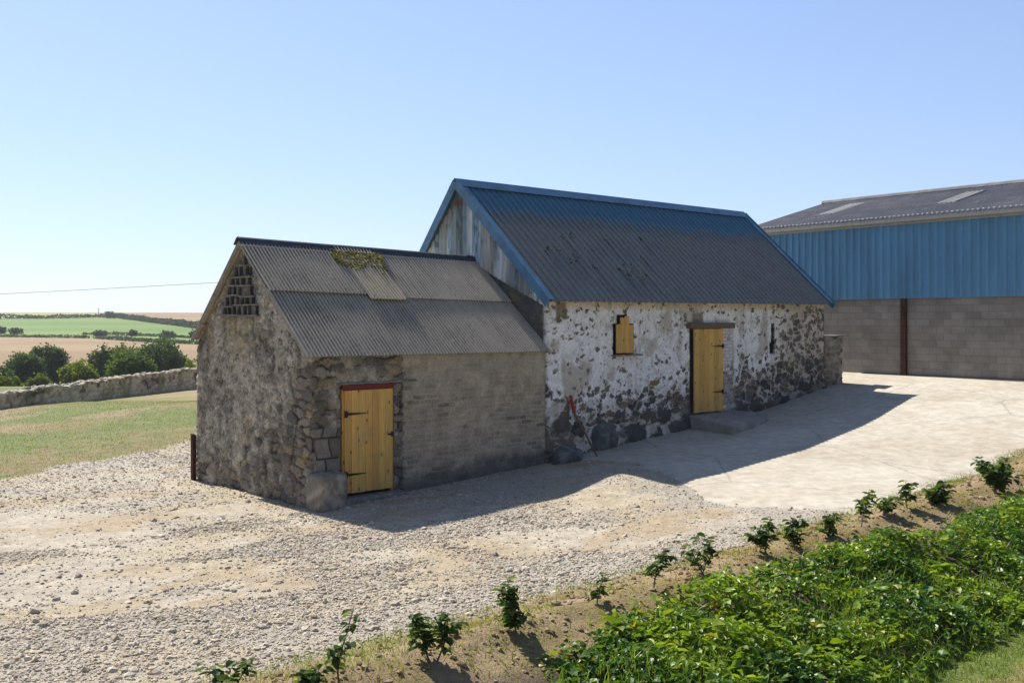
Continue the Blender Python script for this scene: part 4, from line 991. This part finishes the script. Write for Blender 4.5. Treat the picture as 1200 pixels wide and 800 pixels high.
M['roofgrey'] = surf('big_roof', (.20, .20, .215), .85, .2, 2, (1, 1, 1), .2, .005, 20, color2=(.28, .275, .28), c2scale=1.2)
M['light_sheet'] = surf('rooflight_sheet', (.52, .51, .46), .6, .15, 4, bump=.1)
e0, e1 = -.12, BL + .12; ev, ez = -.24, ZE + .0
rz_ = ZE + RH + .03
RA, RB, RC, RD = (e0, ev, ez), (e1, ev, ez), (e1, RW, rz_), (e0, RW, rz_)
br_ = corr('roof', RA, RB, RC, RD, .15, .026, M['roofgrey'], big, per=8, rows=5, thick=.012, wob=.004, seed=33)
corr('back_slope', (e1, 9.24, ez), (e0, 9.24, ez), RD, RC, .15, .026, M['roofgrey'], br_, per=6, rows=4, thick=.012)
for s0_, s1_ in ((.10, .138), (.345, .385)):
    corr('rooflight', RA, RB, RC, RD, .15, .026, M['light_sheet'], br_, .40, .80, s0_, s1_, off=.016, per=8, rows=3, thick=.006, wob=.0)
rcap = MB(); rcap.tube([(e0, RW, rz_ + .02), (e1, RW, rz_ + .02)], .11, 8); rcap.build('ridge_cap', M['roofgrey'], br_)
ends = MB()
for k in range(int(BL / .15)):
    x = e0 + .0375 + .15 * k
    ends.tube([(x, ev - .012, ez + .012), (x, ev + .05, ez + .03)], .030, 6)
ends.build('sunlit_sheet_ends', surf('painted_sunlit_end', (.55, .54, .52), .8, .2, 8, bump=.1), br_)  # pale colour paints the sunlit look onto the ends of the sheets
gt = MB(); V = []
for x in (e0, e1):
    for a in np.linspace(0, math.pi, 7): V.append((x, ev - .03 - .075 * math.cos(a) * 1.0, ez - .05 - .10 * math.sin(a)))
Fq = [[i, i + 1, 8 + i, 7 + i] for i in range(6)]
gt.add(V, Fq); gt.add(np.array(V) + np.array((0, 0, .012)), np.array(Fq)[:, ::-1]); gt.build('gutter', M['galv'], big)
fl = MB(); fl.box((-.02, -.12, ZE - .22), (BL + .02, -.10, ZE - .03)); fl.build('fascia', M['galv'], big)
# steel stanchions in the block wall
for x in (5.83, 12.0):
    sc_ = MB(); sc_.box((x - .085, -.105, ZB), (x + .085, -.09, ZC - .07)).box((x - .006, -.09, ZB), (x + .006, -.004, ZC - .07)); sc_.box((x - .085, -.019, ZB), (x + .085, -.006, ZC - .07))
    sc_.build('stanchion', M['rust'], big)
ft = MB(); ft.box((-.06, -.12, 1.0), (BL, -.003, 1.62 + .0), bev=.01); ft.build('plinth', surf('plinth', (.24, .215, .19), .95, .25, 3, bump=.4), big)

# ================================================================== FIELD WALL
fw = empty('field_wall', (0, 0, 0), label='long low tumbledown stone wall between the dry field and the trees', cat='wall')
wp = [(-24.4, 21.0), (-22.5, 29.0), (-20.2, 40.4), (-18.9, 48.5), (-17.5, 56.0), (-14.6, 70.0)]
def wall_top(u, v):
    return height(u, v, False) + np.interp(v, [20, 40, 56, 70], [.45, .58, 1.0, 1.1]) + .22 * (fbm(v * .9, u * 0, 411, 3) - .5)
def fw_feat(S, Z, a, b):
    f1, f2, r1, r2, r3 = vor(S + .2 * fbm(S * 2, Z * 2, 3), Z, .34, .2, 405); e = sst(.03, .2, f2 - f1)
    nA = fbm(S * .5, Z * .9, 407, 3); nB = fbm(S * 4, Z * 4, 409, 4)
    c = mixc((.125, .085, .07), (.36, .27, .20), sst(.35, .65, r1 * .5 + nA * .5)); c = mixc(c, (.66, .57, .41), sst(.43, .54, nA * .5 + nB * .3 + .2 * r2 + .15 * sst(.5, .0, Z + .3)) * .7)
    c = mixc(c * .5, c, .4 + .6 * e) * (.7 + .6 * nB)[..., None]
    c = mixc(c, (.15, .15, .05), sst(.6, .7, fbm(S * 1.2, Z * 1.2, 415, 3)) * .5)
    return .05 * e + .10 * (nB - .5) + .05 * (nA - .5), c
Lw = sum(math.dist(wp[i], wp[i + 1]) for i in range(len(wp) - 1))
sv = sampled([(0, Lw, .06)])
wall_strip('face', wp, sv, wall_top, -2.0, 50, fw_feat, M['wall'], fw)
wall_strip('back_face', [(x - .55, y + .1) for x, y in wp[::-1]], sampled([(0, Lw, .2)]), wall_top, -2.0, 20, fw_feat, M['wall'], fw)
rng = np.random.default_rng(77)
nc = 1100; yc = rng.uniform(21, 70, nc); xc = np.interp(yc, [p[1] for p in wp], [p[0] for p in wp]) - rng.uniform(.0, .58, nc)
V, F = rocks(np.stack([xc, yc, wall_top(xc + .2, yc) - .02], -1), rng.uniform(.08, .2, nc), rng, .45)
cs = mixc((.30, .25, .18), (.52, .46, .35), rng.random(nc))
tag(mesh_np('coping', V, F, M['stone'], fw, np.repeat(cs, 12, 0), False), kind='stuff')

# ================================================================== LOOSE GRAVEL
rng = np.random.default_rng(5)
def scatter(n, u0_, u1_, v0_, v1_): return rng.uniform(u0_, u1_, n), rng.uniform(v0_, v1_, n)
uu, vv_ = [], []
a, b = scatter(135000, -10.5, 7.2, -7.2, -.05); uu.append(a); vv_.append(b)
a, b = scatter(62000, -12, -.05, -6, 10.5); uu.append(a); vv_.append(b)
a, b = scatter(20000, -.05, 5.5, 4.6, 12.5); uu.append(a); vv_.append(b)
uu = np.concatenate(uu); vv_ = np.concatenate(vv_)
X, Y = to_xy(uu, vv_)
dens = sst(.44, .59, gravel_amount(uu, vv_)) * .92 + .12
dens = np.maximum(dens, .75 * np.maximum(sst(.3, -.5, uu), vv_ > 4.6) * sst(1.5, 4, vv_))
dens = dens * (1 - .62 * sst(1.5, 4.5, uu) * sst(-.4, -1.4, vv_))
dens = np.maximum(dens, .9 * sst(.9, .2, np.where(uu < 0, np.abs(uu), np.abs(vv_))) * (uu < 5.8))
dens = np.maximum(dens, .9 * sst(-5.9, -6.6, vv_) * (uu < 1.5))
ok = (rng.random(len(uu)) < dens) & (grass_sd(X, Y) < .12) & (conc_sd(uu, vv_) < .05 + np.where(rng.random(len(uu)) < .5, 0, rng.exponential(.35, len(uu)))) & (np.abs(X / np.maximum(Y, .1)) < .8) & (Y > 7.0) & ~((uu > .5) & (uu < 1.85) & (vv_ > -.3) & (vv_ < 2))
ok &= sst(-6.75, -7.05, vv_ + .55 * (fbm(uu * 1.1, vv_ * 1.1, 99, 3) - .5)) < .5
X, Y, uu, vv_ = X[ok], Y[ok], uu[ok], vv_[ok]
sz = np.clip(rng.lognormal(math.log(.0098), .55, len(X)), .005, .055)
sz = sz * (1 - .22 * sst(1.5, 4.5, uu) * sst(-.4, -1.4, vv_))
Z = height(X, Y) + sz * .12
V, F = rocks(np.stack([X, Y, Z], -1), sz, rng)
pal = np.array([(.50, .445, .365), (.46, .40, .32), (.42, .375, .32), (.56, .51, .43), (.37, .295, .21), (.50, .42, .305), (.32, .285, .25)])
cs = pal[rng.choice(7, len(X), p=[.24, .2, .17, .14, .08, .12, .05])] * rng.uniform(.80, 1.10, (len(X), 1)) * np.array((1.0, .99, .95))
tag(mesh_np('gravel', V, F, M['stone'], None, np.repeat(cs, 12, 0), False), 'pale loose limestone gravel spread over the yard before the shed', 'gravel', kind='stuff')

# ================================================================== GRASS, WEEDS
rng = np.random.default_rng(9)
def sun_up(n, lean=.5):
    a = rng.uniform(0, 6.283, n); l = rng.uniform(0, lean, n); return np.stack([np.cos(a) * l, np.sin(a) * l, np.ones(n)], -1)
# dry field
n = 62000; Y = 17 + 28 * rng.random(n) ** 1.15; X = rng.uniform(-.78, -.16, n) * Y
ok = (grass_sd(X, Y) > -.05) & (X > -26); X, Y = X[ok], Y[ok]; n = len(X)
V, F = blades(np.stack([X, Y, height(X, Y) - .01], -1), sun_up(n, .9), rng.uniform(.025, .085, n), .007)
g = sst(.42, .62, .55 * fbm(X * .35, Y * .22, 91, 4) + .45 * fbm(X * 2.2, Y * 1.6, 93, 4))
cg = mixc((.31, .255, .115), (.19, .225, .058), g) * rng.uniform(.7, 1.25, (n, 1))
tag(mesh_np('field_grass', V, F, M['grass'], None, np.repeat(cg, 5, 0)), 'short dry grass covering the field left of the shed', 'grass', kind='stuff')
# bank: dry tufts
n = 26000; uu = rng.uniform(-5.5, 12.5, n); vv_ = rng.uniform(-8.7, -6.7, n)
cl_ = fbm(uu * 1.6, vv_ * 1.6, 511, 3); ok = rng.random(n) < sst(.42, .62, cl_ + .20 * np.exp(-((vv_ + 6.98) / .20) ** 2) + .14 * sst(.5, -3, uu)) * .9; uu, vv_ = uu[ok], vv_[ok]; n = len(uu)
X, Y = to_xy(uu, vv_)
V, F = blades(np.stack([X, Y, height(X, Y) - .01], -1), sun_up(n, 1.2), rng.uniform(.03, .11, n), .0045)
cg = mixc((.36, .28, .12), (.20, .27, .05), sst(.35, .7, fbm(uu * .8 + 4, vv_ * 2, 513, 3) + .2 * np.exp(-((vv_ + 6.98) / .20) ** 2))) * rng.uniform(.7, 1.2, (n, 1))
tag(mesh_np('bank_grass', V, F, M['grass'], None, np.repeat(cg, 5, 0)), 'thin dry grass on the dirt bank along the row of saplings', 'grass', kind='stuff')
# clods and stones on the bank
n = 2600; uu = rng.uniform(-5.5, 12, n); vv_ = rng.uniform(-8.6, -6.9, n); X, Y = to_xy(uu, vv_); sz = np.clip(rng.lognormal(math.log(.016), .5, n), .006, .06)
V, F = rocks(np.stack([X, Y, height(X, Y) + sz * .2], -1), sz, rng)
cs = mixc((.20, .135, .075), (.36, .27, .17), rng.random(n))
tag(mesh_np('clods', V, F, M['stone'], None, np.repeat(cs, 12, 0)), 'small clods of dry brown earth on the bank', 'soil', kind='stuff')
# lawn
n = 80000; uu = rng.uniform(-3.5, 12, n); vv_ = rng.uniform(-13.2, -9.9, n); X, Y = to_xy(uu, vv_)
ok = (Y > 6) & (np.abs(X / Y) < .8) & (vv_ < -10.1 + .5 * (fbm(uu, vv_, 105, 3) - .5)); X, Y, uu, vv_ = X[ok], Y[ok], uu[ok], vv_[ok]; n = len(X)
V, F = blades(np.stack([X, Y, height(X, Y) - .01], -1), sun_up(n, 1.1), rng.uniform(.03, .10, n), .0038)
cg = mixc((.17, .24, .035), (.30, .28, .09), sst(.5, .72, fbm(uu * 1.6, vv_ * 1.6, 107, 3))) * rng.uniform(.65, 1.25, (n, 1))
tag(mesh_np('lawn', V, F, M['grass'], None, np.repeat(cg, 5, 0)), 'mown lawn in the bottom right corner below the weeds', 'lawn', kind='stuff')
# leafy ground cover
def cover_h(u, v):
    lump = fbm(u * 1.1, v * 1.3, 521, 3)
    e = sst(-8.0, -8.65, v + .3 * sst(2, 8, u) + .7 * (fbm(u * .8, v * .8, 523, 3) - .5)) * sst(-10.75, -10.0, v - .4 * (fbm(u * .9, v * .9, 525, 3) - .5))
    thin = sst(-3.0, .2, u - .9 * (v + 8.5)); e = e * sst(-3.2, -1.2, u - .9 * (v + 8.5) + 1.2 * (fbm(u * 1.5, v * 1.5, 533, 3) - .5))
    return e * (.07 + .30 * sst(.28, .72, lump)) * (.3 + .7 * thin), e
n = 98000; uu = -4.2 + 22 * rng.random(n) ** 1.12; vv_ = rng.uniform(-10.9, -7.75, n)
ch, e = cover_h(uu, vv_)
ok = (rng.random(n) < e * (.42 + .58 * sst(.38, .54, fbm(uu * 1.7, vv_ * 1.7, 527, 3)))) & (ch > .02); uu, vv_, ch = uu[ok], vv_[ok], ch[ok]; n = len(uu)
X, Y = to_xy(uu, vv_); ok = (Y > 6) & (X / Y < .85); X, Y, uu, vv_, ch = X[ok], Y[ok], uu[ok], vv_[ok], ch[ok]; n = len(X)
zf = rng.random(n) ** .55; Zl = height(X, Y) + ch * zf + .02 + rng.uniform(-.02, .06, n)
az = rng.uniform(0, 6.283, n); D = np.stack([np.cos(az), np.sin(az), rng.uniform(-.7, .5, n)], -1); N = np.stack([rng.normal(0, .45, n), rng.normal(0, .45, n), np.ones(n)], -1)
kind = fbm(uu * 1.4 + 9, vv_ * 1.4, 529, 3)
narrow = (rng.random(n) < .35 * sst(.42, .6, kind) + .12)
size = np.where(narrow, rng.uniform(.06, .13, n), rng.uniform(.035, .09, n)) * np.clip(rng.lognormal(0, .32, n), .5, 1.9); wd = np.where(narrow, .45, rng.uniform(.9, 1.35, n))
V, F = leaves(np.stack([X, Y, Zl], -1), D, N, size, wd)
base = mixc((.066, .15, .018), (.20, .30, .03), sst(.3, .7, kind)); base = mixc(base, (.32, .38, .05), (rng.random(n) < .10).astype(float) * .9)
base = mixc(base, (.34, .27, .03), (rng.random(n) < .025).astype(float) * .9)
base = base * rng.uniform(.7, 1.25, (n, 1))
V1, F1, c1 = V, F, np.repeat(base, 7, 0)
# grass tufts among the leaves
n = 26000; uu = rng.uniform(-4.2, 15, n); vv_ = rng.uniform(-10.9, -8.0, n); ch, e = cover_h(uu, vv_)
ok = (rng.random(n) < e * sst(.44, .6, fbm(uu * 1.3, vv_ * 1.3, 531, 3) + .12 * sst(-9.6, -10.4, vv_))); uu, vv_, ch = uu[ok], vv_[ok], ch[ok]; X, Y = to_xy(uu, vv_); n = len(X)
V2, F2 = blades(np.stack([X, Y, height(X, Y) + ch * .35], -1), sun_up(n, .8), rng.uniform(.12, .34, n), .0055)
c2 = np.repeat(mixc((.10, .19, .03), (.22, .30, .07), rng.random(n)), 5, 0)
tag(mesh_np('weeds', np.concatenate([V1, V2]), [np.concatenate([F1, F2[0] + len(V1)]), F2[1] + len(V1)], M['gloss_leaf'], None, np.concatenate([c1, c2])), 'dense green leafy weeds covering the bank at lower right', 'weeds', kind='stuff')

# ================================================================== SAPLINGS
def sapling(px, py, top, halfw, label, seed, stems=1, lean=0.0, dense=1.0, big_leaf=1.0, zg=None):
    Yd = 10.0
    for _ in range(12):
        X_ = (px - 600) / 1200 * Yd; zt_ = float(height(X_, Yd)); Yd = (CAMZ - zt_) * 1200 / (py - 377)
    X_ = (px - 600) / 1200 * Yd; zg_ = float(height(X_, Yd)); s = Yd / 1200
    H = (py - top) * s * 1.08; W = halfw * s * 1.25
    root = empty('sapling', (X_, Yd, zg_), 0, label=label, cat='sapling', group='hedge saplings planted along the bank')
    r = np.random.default_rng(seed); tb = MB(); P = []; D = []; N = []
    def shoot(p, d, L, r0, nleaf, lvl):
        k = 6; pts = [p]; q = p.copy(); dd = d.copy()
        for i in range(k):
            dd = unit(dd + r.normal(0, .12, 3) + np.array((0, 0, .05 if lvl == 0 else .10))); q = q + dd * L / k; pts.append(q.copy())
        pts = np.array(pts); tb.tube(pts, np.linspace(r0, r0 * .35, k + 1), 5)
        for i in range(nleaf):
            f = (.28 if lvl == 0 else .08) + (.72 if lvl == 0 else .92) * (i + r.random()) / nleaf
            j = min(int(f * k), k - 1); pp = pts[j] + (pts[j + 1] - pts[j]) * (f * k - j)
            a = r.uniform(0, 6.283); out = np.array((math.cos(a), math.sin(a), r.uniform(-.55, .35)))
            P.append(pp); D.append(out); N.append(np.array((-out[0] * .3, -out[1] * .3, 1)) + r.normal(0, .3, 3))
        return pts
    for sidx in range(stems):
        off = np.array((r.normal(0, .03), r.normal(0, .03), -.03)) if stems > 1 else np.array((0, 0, -.03))
        a = r.uniform(0, 6.283) if stems == 1 else (math.pi * (sidx + .1) * 2 / max(stems, 1))
        sp = .12 if stems == 1 else .42 * W / H * 1.6
        d = unit(np.array((math.cos(a) * sp + lean, math.sin(a) * sp * .6, 1)))
        h = H * (1 if sidx == 0 else r.uniform(.7, .95))
        pts = shoot(off, d, h, .0075 + .004 * H, int(12 * dense), 0)
        nb = int(r.integers(4, 7) * dense)
        for b_ in range(nb):
            f = r.uniform(.25, .85); j = int(f * 6); pp = pts[j]
            a = r.uniform(0, 6.283); L = W * r.uniform(.6, 1.05) * (1.1 - .5 * f)
            shoot(pp, unit(np.array((math.cos(a), math.sin(a) * .8, r.uniform(.25, .9)))), L, .0042, int(r.integers(7, 12) * dense), 1)
    tb.build('stem', M['bark'], root)
    n = len(P); sz_ = r.uniform(.065, .125, n) * big_leaf * (1 + .25 * (px > 990))
    V, F = leaves(np.array(P), np.array(D), np.array(N), sz_, r.uniform(.85, 1.15, n))
    c = mixc((.045, .095, .030), (.095, .145, .035), r.random(n)); c = mixc(c, (.15, .17, .03), (r.random(n) < .15).astype(float) * .8)
    mesh_np('foliage', V, F, M['leaf'], root, np.repeat(c, 7, 0))
sapling(268, 812, 772, 32, 'sapling cut off by the bottom edge of the picture, leftmost of the row', 1, 2, dense=.9)
sapling(397, 798, 714, 26, 'tall thin sapling second from the left with a bare lower stem', 2, 1, dense=.85)
sapling(365, 803, 778, 18, 'very low sapling beside the tall thin one near the bottom edge', 14, 2, dense=.6)
sapling(505, 768, 712, 27, 'bushy rounded sapling on the bank left of the dark leafy upright one', 3, 2, dense=1.2)
sapling(604, 742, 678, 22, 'dark leafy upright sapling on the bank in the bottom middle', 4, 1, lean=-.1, dense=1.7)
sapling(699, 706, 668, 17, 'small leaning sapling in the gap between two taller ones', 5, 1, lean=.3, dense=.9)
sapling(766, 690, 638, 20, 'sapling with a narrow top just left of the forked one', 6, 1, lean=-.08, dense=1.2)
sapling(822, 672, 627, 28, 'forked sapling whose two stems spread in a wide V', 7, 2, dense=.9)
sapling(899, 649, 604, 20, 'left one of the three saplings crowded together on the bank', 8, 2, dense=1.4)
sapling(936, 643, 604, 18, 'middle one of the three saplings crowded together on the bank', 9, 2, dense=1.3)
sapling(971, 632, 607, 17, 'right and lowest of the three saplings crowded together', 10, 2, dense=.9)
sapling(1009, 618, 574, 15, 'thin open sapling just right of the crowded three', 11, 1, dense=1.0)
sapling(1038, 606, 584, 17, 'low wide sapling between two thin open ones', 12, 2, dense=.9)
sapling(1064, 596, 563, 14, 'sapling with bare twigs before the concrete, third from the right end', 13, 1, dense=1.1)
sapling(1101, 585, 555, 17, 'leafy compact sapling second from the right end of the row', 15, 2, dense=1.2)
sapling(1166, 572, 530, 30, 'largest and bushiest sapling at the right end of the row', 16, 3, dense=1.4)

# ================================================================== TREES, HEDGES
def crown_mesh(name, parent, blobs, n, size, cols, seed, mat=None):
    """leaf clumps: points through the shells of several lobes"""
    r = np.random.default_rng(seed); B = np.array(blobs, float); vol = (B[:, 3] * B[:, 4]) ** 1.0; k = r.choice(len(B), n, p=vol / vol.sum())
    d = unit(r.normal(0, 1, (n, 3))); rr = r.uniform(.35, 1.0, n) ** .45
    rr = rr * (.55 + .9 * fbm(d[:, 0] * 2.4 + k * 3.1, d[:, 1] * 2.4 + d[:, 2] * 2.4, seed, 3))
    P = B[k, :3] + d * rr[:, None] * np.stack([B[k, 3], B[k, 3], B[k, 4]], -1)
    out = unit(d + r.normal(0, .5, (n, 3))); side = r.normal(0, 1, (n, 3))
    V, F = leaves(P, side, out, size * r.uniform(.6, 1.4, n), 1.3)
    c = mixc(cols[0], cols[1], np.clip(.5 + .9 * (fbm(P[:, 0] * 1.1 + seed, P[:, 2] * 1.1 + P[:, 1] * .6, seed + 9, 3) - .5) + r.normal(0, .18, n), 0, 1)); 
    return mesh_np(name, V, F, mat or M['tree_leaf'], parent, np.repeat(c, 7, 0))

def tree(px, ytop, width, Yd, label, cols, seed, nlobes=12, lsize=.23, n=8500, name='tree', low=.15, cat='tree'):
    X_ = (px - 600) / 1200 * Yd; g = float(height(X_, Yd, False)); ztop = CAMZ + (377 - ytop) / 1200 * Yd; H = ztop - g; W = 1.28 * width / 1200 * Yd
    root = empty(name, (X_, Yd, g), 0, label=label, cat=cat); r = np.random.default_rng(seed)
    tb = MB(); tb.tube([(0, 0, -.3), (.05, 0, H * .25), (-.05, .05, H * .5), (0, 0, H * .8)], [.035 * H, .028 * H, .02 * H, .006 * H], 7)
    blobs = [(0, 0, H * .62, W * .33, H * .36)]
    for k in range(nlobes):
        a = 6.283 * k / nlobes + r.uniform(-.3, .3); z = H * r.uniform(low + .15, .82); q = W * .5 * r.uniform(.45, .68) * (1.1 - .5 * z / H)
        blobs.append((math.cos(a) * q, math.sin(a) * q, z, W * r.uniform(.13, .24), min(H * r.uniform(.10, .22), H - z)))
        tb.tube([(0, 0, H * .25), (math.cos(a) * q * .5, math.sin(a) * q * .5, z * .75), (math.cos(a) * q, math.sin(a) * q, z)], [.014 * H, .01 * H, .004 * H], 5)
    tb.build('trunk', M['bark'], root)
    crown_mesh('crown', root, blobs, n, lsize, cols, seed)
DK = ((.032, .066, .032), (.10, .145, .055)); MD = ((.05, .095, .024), (.145, .195, .05)); YL = ((.075, .120, .018), (.20, .235, .040)); GY = ((.060, .095, .055), (.12, .155, .09))
tree(28, 410, 46, 112, 'broad dark green tree near the left edge of the picture', DK, 41)
tree(55, 402, 44, 118, 'tallest dark tree in the valley, right of the broad dark one', DK, 42, n=10000)
tree(3, 425, 28, 105, 'dark tree cut off by the left edge of the picture', DK, 43, n=1600)
tree(94, 424, 46, 98, 'bright yellow-green round bush between the dark and grey trees', YL, 44, name='bush', cat='bush', low=.02)
tree(8, 440, 30, 88, 'low yellow-green bush beside the wall at the left edge', YL, 45, n=1500, name='bush', cat='bush', low=.02)
tree(124, 405, 34, 108, 'grey-green upright tree in the middle of the valley', GY, 46)
tree(155, 411, 56, 96, 'big mid-green bush just behind the stone wall', MD, 47, n=11000, name='bush', cat='bush', low=.02)
tree(190, 397, 66, 118, 'wide dark tree behind the big bush, left of the shed gable', DK, 48, n=12000)
tree(150, 400, 44, 125, 'pale green tree behind the big mid-green bush', MD, 49, n=8500)
tree(224, 416, 22, 112, 'small yellowish bush close to the left edge of the shed', YL, 50, n=900, name='bush', cat='bush', low=.02)
tree(44, 438, 30, 90, 'low mid-green bush under the tallest dark tree', MD, 51, n=1400, name='bush', cat='bush', low=.02)
# bare tree
bt = empty('bare_tree', ((76 - 600) / 1200 * 115, 115, float(height(-50, 115, False))), 0, label='leafless dead tree between the dark tree and the bright bush', cat='tree')
tb = MB(); tb.tube([(0, 0, -.3), (.1, 0, 3), (0, 0, 5.2), (.1, 0, 6.6)], [.2, .15, .1, .03], 6); r_ = random.Random(3)
for k in range(14):
    z = r_.uniform(3.2, 6); a = r_.uniform(0, 6.28); L = r_.uniform(.8, 1.6); p = np.array((.05, 0, z)); d = np.array((math.cos(a), math.sin(a), r_.uniform(.5, 1.2))) * L * .6
    tb.tube([p, p + d * .6, p + d], [.05, .03, .012], 4)
tb.build('branches', M['bark'], bt)

def hedge(pts, h, w, label, seed, cols, lsize=.7, per=26):
    root = empty('hedge', (pts[0][0], pts[0][1], float(height(pts[0][0], pts[0][1], False))), 0, label=label, cat='hedge')
    P0 = np.array([(x, y, float(height(x, y, False))) for x, y in pts]); r = np.random.default_rng(seed)
    seg = np.linalg.norm(np.diff(P0[:, :2], axis=0), axis=1); cum = np.concatenate([[0], np.cumsum(seg)])
    n = int(cum[-1] * per); s = r.uniform(0, cum[-1], n); P = np.stack([np.interp(s, cum, P0[:, k]) for k in range(3)], -1)
    hh = h * (.45 + 1.1 * fbm(s * .06, s * 0, seed, 4)); 
    P[:, 2] += hh * r.uniform(0, 1, n) ** .8 + 0; P[:, :2] += r.normal(0, w * .4, (n, 2))
    d = r.normal(0, 1, (n, 3)); V, F = leaves(P - P0[0], d, r.normal(0, 1, (n, 3)) + np.array((0, 0, 1)), lsize * r.uniform(.6, 1.4, n), 1.4)
    c = mixc(cols[0], cols[1], r.random(n) * (.4 + .6 * fbm(s * .1, s * 0, seed + 3, 3)))
    mesh_np('foliage', V, F, M['tree_leaf'], root, np.repeat(c, 7, 0))
def hpts(Hc, p0, p1, dy=0):
    out = []
    for x in np.linspace(p0, p1, 14):
        Y = np.interp(x, HPX, Hc) + dy; out.append(((x - 600) / 1200 * Y, Y))
    return out
HD = ((.022, .045, .020), (.060, .085, .035))
hedge(hpts(H1, -120, 128), 2.1, 2.2, 'long dark hedge along the top of the green field, left of the skyline clump', 61, HD, .8, 22)
hedge(hpts(H1, 128, 300), 2.2, 2.2, 'dark hedge sloping down right between the green and upper brown fields', 62, HD, .8, 26)
hedge(hpts(H2, -120, 104), .9, 1.2, 'hedge between the lower brown field and the green field at left', 63, HD, .4, 34)
hedge(hpts(H2, 112, 300), .9, 1.2, 'hedge above the lower brown field near the shed gable', 64, HD, .4, 34)
hedge(hpts(H3, 98, 300), .8, 1.0, 'thin hedge with bushes across the foot of the green field', 65, HD, .4, 30)
def far_bush(px, ybase, w, h, label, seed, Hc=None):
    Yd = YatPx(px, ybase); X_ = (px - 600) / 1200 * Yd; s = Yd / 1200
    root = empty('bush', (X_, Yd, float(height(X_, Yd, False))), 0, label=label, cat='bush')
    bl = [(-w * s * .25, 0, h * s * .5, w * s * .3, h * s * .5), (w * s * .2, .3, h * s * .45, w * s * .32, h * s * .42), (0, -.3, h * s * .6, w * s * .28, h * s * .42)]
    tb = MB(); tb.tube([(0, 0, -.4), (0, 0, h * s * .6)], [.25, .1], 6); tb.build('trunk', M['bark'], root)
    crown_mesh('crown', root, bl, 420, .6, HD, seed)
far_bush(2, 391, 9, 8, 'far dark bush in the green field at the left picture edge', 71)
far_bush(19, 391.5, 15, 7, 'far wide bush in the green field near its lower left corner', 72)
far_bush(118, 394, 16, 6.5, 'far long low bush at the near edge of the green field', 73)
far_bush(156, 394, 8, 7, 'far single round bush between two hedges', 74)
far_bush(197, 396.5, 17, 8, 'far thick bush on the thin hedge right of the round one', 75)
far_bush(230, 396, 14, 8, 'far dark bush beside the shed gable', 76)
far_bush(129, 373, 13, 8.5, 'clump of trees on the skyline where two hedges meet', 77)

# far poles and the overhead cable
def far_pole(px, ytop, ybase, label):
    Yd = YatPx(px, ybase); X_ = (px - 600) / 1200 * Yd; g = float(height(X_, Yd, False)); H = (ybase - ytop) / 1200 * Yd
    root = empty('utility_pole', (X_, Yd, g), 0, label=label, cat='pole')
    tb = MB(); tb.tube([(0, 0, -.5), (0, 0, H)], [.16, .12], 6); tb.build('mast', M['bark'], root)
    tb = MB(); tb.box((-.7, -.06, H - .6), (.7, .06, H - .45)); tb.build('crossarm', M['bark'], root)
far_pole(115.5, 361, 371, 'thin far pole standing up on the skyline')
far_pole(200.5, 371.5, 380, 'thin far pole in the upper brown field')
cb_ = MB(); pts = []
for t in np.linspace(0, 1, 40):
    x = -58 + t * 58; y = 74 - t * 30; z = 4.35 + (5.65 - 4.35) * t - .5 * 4 * t * (1 - t) * .35
    pts.append((x, y, z))
cb_.tube(pts, .013, 5); tag(cb_.build('overhead_cable', M['cable']), 'thin overhead cable crossing the sky left of the shed', 'cable')
